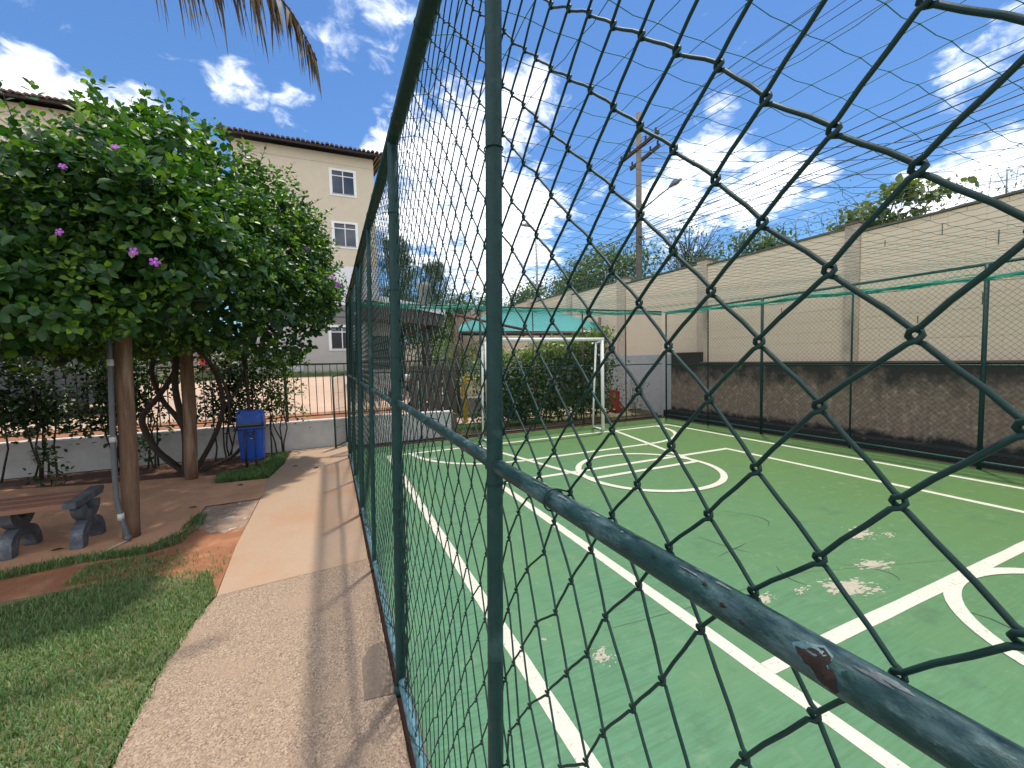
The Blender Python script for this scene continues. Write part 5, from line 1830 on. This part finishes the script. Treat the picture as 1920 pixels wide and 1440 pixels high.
# ------------------------------------------------------------------ shrubs along the railing
def bush(name, label, cat, c, pts_fn, n, size, m, group=None, stems_n=4, h=1.5, slim=False, tone=(.45, .18), spread=.25, stem_r=.012):
    t = thing(name, label, cat, c, group)
    P = pts_fn(n)
    n = len(P)
    d = rnd_dirs(n) + (0, -.2, .25)
    V, F, T_ = leaves(P, d, rnd_dirs(n) * .7 + (0, -.3, .9), RNG.uniform(.7, 1.25, n) * size, np.clip(RNG.normal(tone[0], tone[1], n), 0, 1), SLIM_V if slim else LEAF_V, SLIM_F if slim else LEAF_F)
    o = link('foliage', fast_mesh('foliage', V, F, m, T_, off=OFF[t]), t)
    o['kind'] = 'stuff'
    for k in range(stems_n):
        x, y = c[0] + RNG.normal(0, spread * .35), c[1] + RNG.normal(0, .05)
        pts = [np.array((x, y, c[2] - .02))]
        for q in range(6):
            pts.append(pts[-1] + np.array((RNG.normal(0, spread * .16), RNG.normal(0, .02), h / 6)))
        MB().tube(pts, [stem_r * (1 - .09 * i) for i in range(7)], 6).build('stem', 'bark', t)
    return t


def clumpy(xr, yr, zr, n, kcl=14, r=.16):
    def f(_):
        cs = np.stack([RNG.uniform(*xr, kcl), RNG.uniform(*yr, kcl), RNG.uniform(*zr, kcl)], 1)
        idx = RNG.integers(0, kcl, n)
        return cs[idx] + RNG.normal(0, r, (n, 3)) * (1, .6, 1)
    return f


SHRUBS = [(-4.6, 'dark leafy shrub against the railing beside the parked car', 1700), (-3.95, 'dark shrub with bare stems left of the nearer timber post', 1500), (-3.2, 'sparse dark shrub behind the nearer timber post', 1300), (-2.75, 'thin sparse shrub between the two timber posts', 900),
          (-1.75, 'dark climbing shrub on the railing behind the second timber post', 1600), (-1.35, 'leafy shrub on the railing behind the blue bin', 1300), (-.92, 'light green shrub at the railing right of the blue bin', 1100)]
for x, lab, n in SHRUBS:
    lit = x > -1.0  # sun and shade put into leaf colour: paler where lit, darker elsewhere
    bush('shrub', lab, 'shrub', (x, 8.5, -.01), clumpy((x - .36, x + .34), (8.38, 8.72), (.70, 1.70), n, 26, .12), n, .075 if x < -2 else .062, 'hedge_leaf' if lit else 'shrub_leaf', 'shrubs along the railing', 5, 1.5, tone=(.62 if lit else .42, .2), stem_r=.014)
for x, y in ((-3.7, 7.9), (-2.7, 8.1), (-4.4, 8.0)):
    bush('seedling', {-3.7: 'small low sapling on the soil behind the bench', -2.7: 'small low sapling near the foot of the low wall', -4.4: 'small leafy sapling at the left end of the soil bed'}[x], 'plant', (x, y, -.01), clumpy((x - .15, x + .15), (y - .1, y + .1), (.1, .5), 90, 6, .07), 90, .07, 'shrub_leaf', 'saplings in the soil bed', 2, .4, stem_r=.006)
# fallen leaves on the ground
for i, (x, y, lab) in enumerate(((-1.22, 6.55, 'curled dry leaf on the paving below the grass patch'), (-1.55, 5.75, 'small dry leaf on the terrace beside the timber post'), (-.62, 7.3, 'dry leaf on the far end of the footpath'), (-2.35, 4.95, 'dry leaf beside the bench leg'), (-.3, 7.0, 'brown leaf on the path near the gate'))):
    V, F, T_ = leaves(np.array([(x, y, .006)]), np.array([(1.0, .3 * i - .5, .08)]), np.array([(0, 0.2, 1.0)]), np.array([.09]), np.array([.1]))
    tag(link('fallen_leaf', fast_mesh('fallen_leaf', V, F, 'dry_palm', T_)), lab, 'leaf', 'fallen leaves')

# ------------------------------------------------------------------ hedge and plants behind the goal
HG = [(3.55, 'hedge plant behind the left goal post', 1.75), (4.3, 'hedge plant second from the left behind the goal', 1.8), (5.0, 'tall hedge plant behind the middle of the goal', 2.0), (5.7, 'hedge plant behind the right goal post', 2.1), (6.35, 'tall slender hedge plant right of the goal', 2.35)]
for x, lab, h in HG:
    n = 2300
    def f(_, x=x, h=h, n=n):
        z = RNG.uniform(.15, h, n)
        a = RNG.normal(0, .30, n) * np.where(z > 1.5, .8, 1.0)
        return np.stack([x + a + .08 * np.sin(z * 6 + x), 9.0 + RNG.normal(0, .16, n), z + RNG.normal(0, .05, n)], 1)
    P = f(0)
    t = thing('hedge_plant', lab, 'hedge', (x, 9.0, 0), 'hedge behind the goal')
    tone = np.clip(.50 + .48 * np.clip((P[:, 2] - h + .55) / .5, 0, 1) + RNG.normal(0, .16, n), 0, 1)  # paler leaf tone towards the top paints in the sunlight there
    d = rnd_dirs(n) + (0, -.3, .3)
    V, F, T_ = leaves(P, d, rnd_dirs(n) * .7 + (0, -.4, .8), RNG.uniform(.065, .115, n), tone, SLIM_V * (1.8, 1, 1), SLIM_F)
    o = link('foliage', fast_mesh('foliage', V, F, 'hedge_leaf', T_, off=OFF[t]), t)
    o['kind'] = 'stuff'
    for k in range(4):
        MB().tube([(x + RNG.normal(0, .15), 9.0, -.05), (x + RNG.normal(0, .15), 9.0, h * .5), (x + RNG.normal(0, .2), 9.0, h * .9)], [.018, .012, .006], 6).build('stem', 'bark', t)
bush('corner_bush', 'wispy small bush in the corner by the white wall', 'bush', (7.55, 8.95, 0), clumpy((7.25, 7.85), (8.85, 9.1), (.1, .85), 420, 16, .09), 420, .06, 'hedge_leaf', None, 5, 1.0, True, (.35, .15), stem_r=.007)
def hedge2(_):
    n = 3200
    x = RNG.uniform(2.6, 4.6, n)
    return np.stack([x, 11.3 + RNG.normal(0, .25, n), .5 + RNG.uniform(0, 1, n) ** .6 * (1.55 + .12 * np.sin(x * 5))], 1)
bush('clipped_hedge', 'bright yellow-green hedge beyond the left end of the goal', 'hedge', (3.6, 11.3, .1), hedge2, 3200, .085, 'hedge_leaf', None, 5, 1.4, True, (.78, .16), spread=1.2)
grass('playground_grass', [(2.6, 8.95), (5.0, 8.95), (5.0, 9.55), (2.6, 9.58)], 9000, .06, 'rough grass behind the far fence', tone0=.5).location = (0, 0, .02)
grass('verge_grass', [(-8, 20.5), (2.4, 20.5), (2.4, 22.4), (-8, 22.4)], 14000, .22, 'grass verge at the foot of the apartment block', tone0=.6).location = (0, 0, 1.07)


# ------------------------------------------------------------------ trees beyond
def tree(name, label, base, crown_c, crown_r, n, leaf, m, trunk_r=.12, group=None, clumps=26, cr=.32, slim=True, tone=(.5, .2), branches=9):
    t = thing(name, label, 'tree', base, group)
    base, cc_, rr = np.array(base, float), np.array(crown_c, float), np.array(crown_r, float)
    mid = base + (cc_ - base) * .6
    MB().tube([base, base + (mid - base) * .5 + RNG.normal(0, .08, 3), mid, cc_], [trunk_r, trunk_r * .8, trunk_r * .6, trunk_r * .25], 9).build('trunk', 'bark', t)
    q = rnd_dirs(clumps) * RNG.uniform(.45, 1, (clumps, 1)) ** .5
    cs = cc_ + q * rr
    for c_ in cs[:branches]:
        s_ = base + (cc_ - base) * RNG.uniform(.5, .95)
        MB().tube([s_, (s_ + c_) / 2 + (0, 0, .12), c_], [trunk_r * .35, trunk_r * .22, trunk_r * .08], 6).build('branch', 'bark', t)
    idx = RNG.integers(0, clumps, n)
    P = cs[idx] + RNG.normal(0, 1, (n, 3)) * rr * cr
    hgt = (P[:, 2] - cs[idx][:, 2]) / (rr[2] * cr)
    tv = np.clip(tone[0] + .10 * hgt + RNG.normal(0, tone[1], n), 0, 1)
    V, F, T_ = leaves(P, rnd_dirs(n) + (0, -.1, -.2), rnd_dirs(n) * .7 + (0, 0, 1), RNG.uniform(.7, 1.3, n) * leaf, tv, SLIM_V * (1.5, 1, 1) if slim else LEAF_V, SLIM_F if slim else LEAF_F)
    o = link('crown', fast_mesh('crown', V, F, m, T_, off=OFF[t]), t)
    o['kind'] = 'stuff'
    return t


tree('broadleaf_tree', 'bright green leafy tree just behind the wall top at the right', (10.6, 5.0, .3), (10.5, 4.85, 4.45), (.45, .82, .36), 800, .14, 'far_leaf', .06, 'trees beyond the wall', 16, .22, False, (.74, .18), 10)
tree('broadleaf_tree', 'round green tree behind the wall to the left of the utility pole', (14, 19.5, .8), (14, 19.5, 6.0), (1.7, 3.3, 1.5), 7000, .22, 'far_leaf', .2, 'trees beyond the wall', 40, .24, True, (.55, .18))
tree('broadleaf_tree', 'small rounded tree behind the wall to the right of the bare tree', (14, 10.7, .6), (14, 10.7, 5.0), (1.0, 1.35, .8), 3000, .15, 'far_leaf', .12, 'trees beyond the wall', 26, .24, True, (.5, .16))
tree('broadleaf_tree', 'pale leafy tree low behind the wall beyond the playground', (13.5, 26, 1.0), (13.5, 26, 5.3), (1.6, 3.2, 1.2), 5000, .22, 'far_leaf', .18, 'trees beyond the wall', 34, .24, True, (.6, .18))
bt = tree('bare_tree', 'nearly bare tree with thin twigs behind the wall by the utility pole', (14.2, 13.4, .6), (14.2, 13.4, 6.2), (1.0, 1.5, 1.2), 420, .14, 'far_leaf', .09, 'trees beyond the wall', 44, .16, True, (.6, .15), 44)
for i in range(70):
    c_ = np.array((14.2, 13.4, 6.2)) + rnd_dirs(1)[0] * (1.1, 1.6, 1.4)
    s_ = np.array((14.2, 13.4, 5.2)) + RNG.normal(0, .3, 3)
    MB().tube([s_, (s_ + c_) / 2 + RNG.normal(0, .15, 3), c_], [.018, .012, .005], 4).build('twig', 'bark', bt)
# weeping casuarina beyond the kiosk
for k, (x, y, h, wd, lab) in enumerate(((4.6, 30, 10.2, 2.5, 'feathery drooping evergreen beyond the kiosk'), (7.6, 32, 9.2, 2.4, 'second feathery drooping evergreen further right beyond the kiosk'), (2.6, 33, 8.4, 1.3, 'feathery evergreen half hidden behind the thick fence post'))):
    t = thing('casuarina_tree', lab, 'tree', (x, y, 1.5), 'feathery trees beyond the kiosk')
    MB().tube([(x, y, 1.4), (x + .1, y, h * .6), (x, y, h)], [.2, .13, .03], 8).build('trunk', 'bark', t)
    P, D = [], []
    for i in range(150):
        z0 = RNG.uniform(3.2, h)
        a = RNG.uniform(0, 6.28)
        L = RNG.uniform(.4, 1) * wd * (1.15 - .65 * (z0 - 3) / (h - 3))
        tip = np.array((x + math.cos(a) * L, y + math.sin(a) * L, z0 + .35 * L))
        if i < 40:
            MB().tube([(x, y, z0), (x + (tip[0] - x) * .5, y + (tip[1] - y) * .5, z0 + .3 * L), tip], [.035, .02, .008], 5).build('branch', 'bark', t)
        for q in range(34):
            f_ = RNG.uniform(.3, 1)
            P.append(np.array((x, y, z0)) + (tip - np.array((x, y, z0))) * f_ + RNG.normal(0, .08, 3) - (0, 0, RNG.uniform(0, .5)))
            D.append((RNG.normal(0, .25), RNG.normal(0, .25), -1))
    P, D = np.array(P), np.array(D)
    n = len(P)
    V, F, T_ = leaves(P, D, rnd_dirs(n), RNG.uniform(.3, .6, n), np.clip(RNG.normal(.5, .22, n), 0, 1), SLIM_V * (.35, 1, 1), SLIM_F)
    tag(link('crown', fast_mesh('crown', V, F, 'needle_leaf', T_, off=OFF[t]), t), kind='stuff')
tree('broadleaf_tree', 'low bushy tree beyond the street lamp', (10.2, 30, 1.5), (10.2, 30, 5.2), (2.0, 2, 1.3), 4000, .24, 'far_leaf', .15, 'trees beyond the kiosk', 30, .24, True, (.5, .18))
tree('broadleaf_tree', 'pale bushy tree behind the kiosk roof', (5.3, 25, 1.3), (5.3, 25, 3.6), (1.6, 1.5, 1.3), 4000, .2, 'far_leaf', .15, 'trees beyond the kiosk', 30, .24, True, (.6, .18))
# leafy creeper on the razor wire
def creeper(_):
    n = 900
    y = RNG.uniform(.8, 9.5, n)
    return np.stack([8.55 + RNG.normal(0, .1, n), y, wtop(y) + .06 + np.abs(RNG.normal(0, .16, n)) * (1 + .8 * np.sin(y * 3.1))], 1)
bush('creeper', 'scraggly creeper growing through the razor wire', 'creeper', (8.55, 4, 3.7), creeper, 900, .06, 'far_leaf', None, 3, .5, True, (.4, .2), spread=1.5, stem_r=.005)

# ------------------------------------------------------------------ palm whose dry frond hangs into view
pm = thing('palm_tree', 'palm tree whose dry brown frond hangs down over the path', 'palm', (-4.6, -1.5, 0))
MB().tube([(-4.6, -1.5, -.05), (-4.55, -1.4, 2.5), (-4.4, -1.2, 5.9)], [.22, .15, .13], 12).build('trunk', 'log_wood', pm)


FR = [(-4.4, -1.2, 5.9), (-3.2, .8, 6.5), (-1.9, 2.6, 5.6), (-1.15, 3.3, 4.55), (-.86, 3.5, 4.30), (-.60, 3.5, 4.31), (-.385, 3.5, 4.30), (-.19, 3.5, 4.23), (-.08, 3.5, 4.06), (.02, 3.5, 3.84)]


def frond(pts, n, L0, m, droop, tone, t0=.18):
    P4 = [np.array(p, float) for p in pts]
    s = np.linspace(0, 1, 40)
    kk = np.linspace(0, 1, len(P4))
    ctr = np.stack([np.interp(s, kk, [p[i] for p in P4]) for i in range(3)], 1)
    for _ in range(6):
        ctr[1:-1] = (ctr[:-2] + 2 * ctr[1:-1] + ctr[2:]) / 4
    o = MB().tube(ctr, np.linspace(.02, .004, 40), 6).build('rachis', 'dry_palm', pm)
    V, F, T_ = [], [], []
    nv = 0
    for i in range(n):
        t = RNG.uniform(t0, 1.0)
        j = min(38, int(t * 39))
        p = ctr[j]
        tan = ctr[j + 1] - ctr[j]
        tan /= np.linalg.norm(tan)
        sd = np.cross(tan, (0, 0, 1.0))
        sd /= np.linalg.norm(sd) + 1e-9
        sgn = 1 if i % 2 else -1
        L = L0 * RNG.uniform(.45, 1.2) * (1.0 - .45 * max(0, t - .5) * 2)
        d = tan * (.55 + 1.2 * max(0, t - .75)) + sd * sgn * RNG.uniform(.1, .8) + np.array((0, 0, -droop)) + RNG.normal(0, .26, 3)
        q = p.copy()
        w = .011 * RNG.uniform(.7, 1.2)
        sv = np.cross(d, rnd_dirs(1)[0])
        sv /= np.linalg.norm(sv)
        K = 7
        for k in range(K):
            ww = w * (1 - (k / (K - 1)) ** 1.6) + .0006
            V += [q + sv * ww, q - sv * ww]
            if k:
                F.append((nv + 2 * k - 2, nv + 2 * k - 1, nv + 2 * k + 1, nv + 2 * k))
                T_.append(tone + RNG.normal(0, .15))
            d = d / np.linalg.norm(d) + np.array((0, 0, -.20))
            q = q + d / np.linalg.norm(d) * L / (K - 1)
        nv += 2 * K
    tag(link('leaflets', fast_mesh('leaflets', np.array(V), np.array(F), m, np.clip(T_, 0, 1), off=OFF[pm]), o), kind='stuff')


frond(FR, 135, .50, 'dry_palm', 1.7, .48, .40)
frond([(-4.4, -1.2, 5.9), (-5.6, -2.2, 6.9), (-6.8, -3.0, 6.0)], 80, .7, 'hedge_leaf', .3, .4)
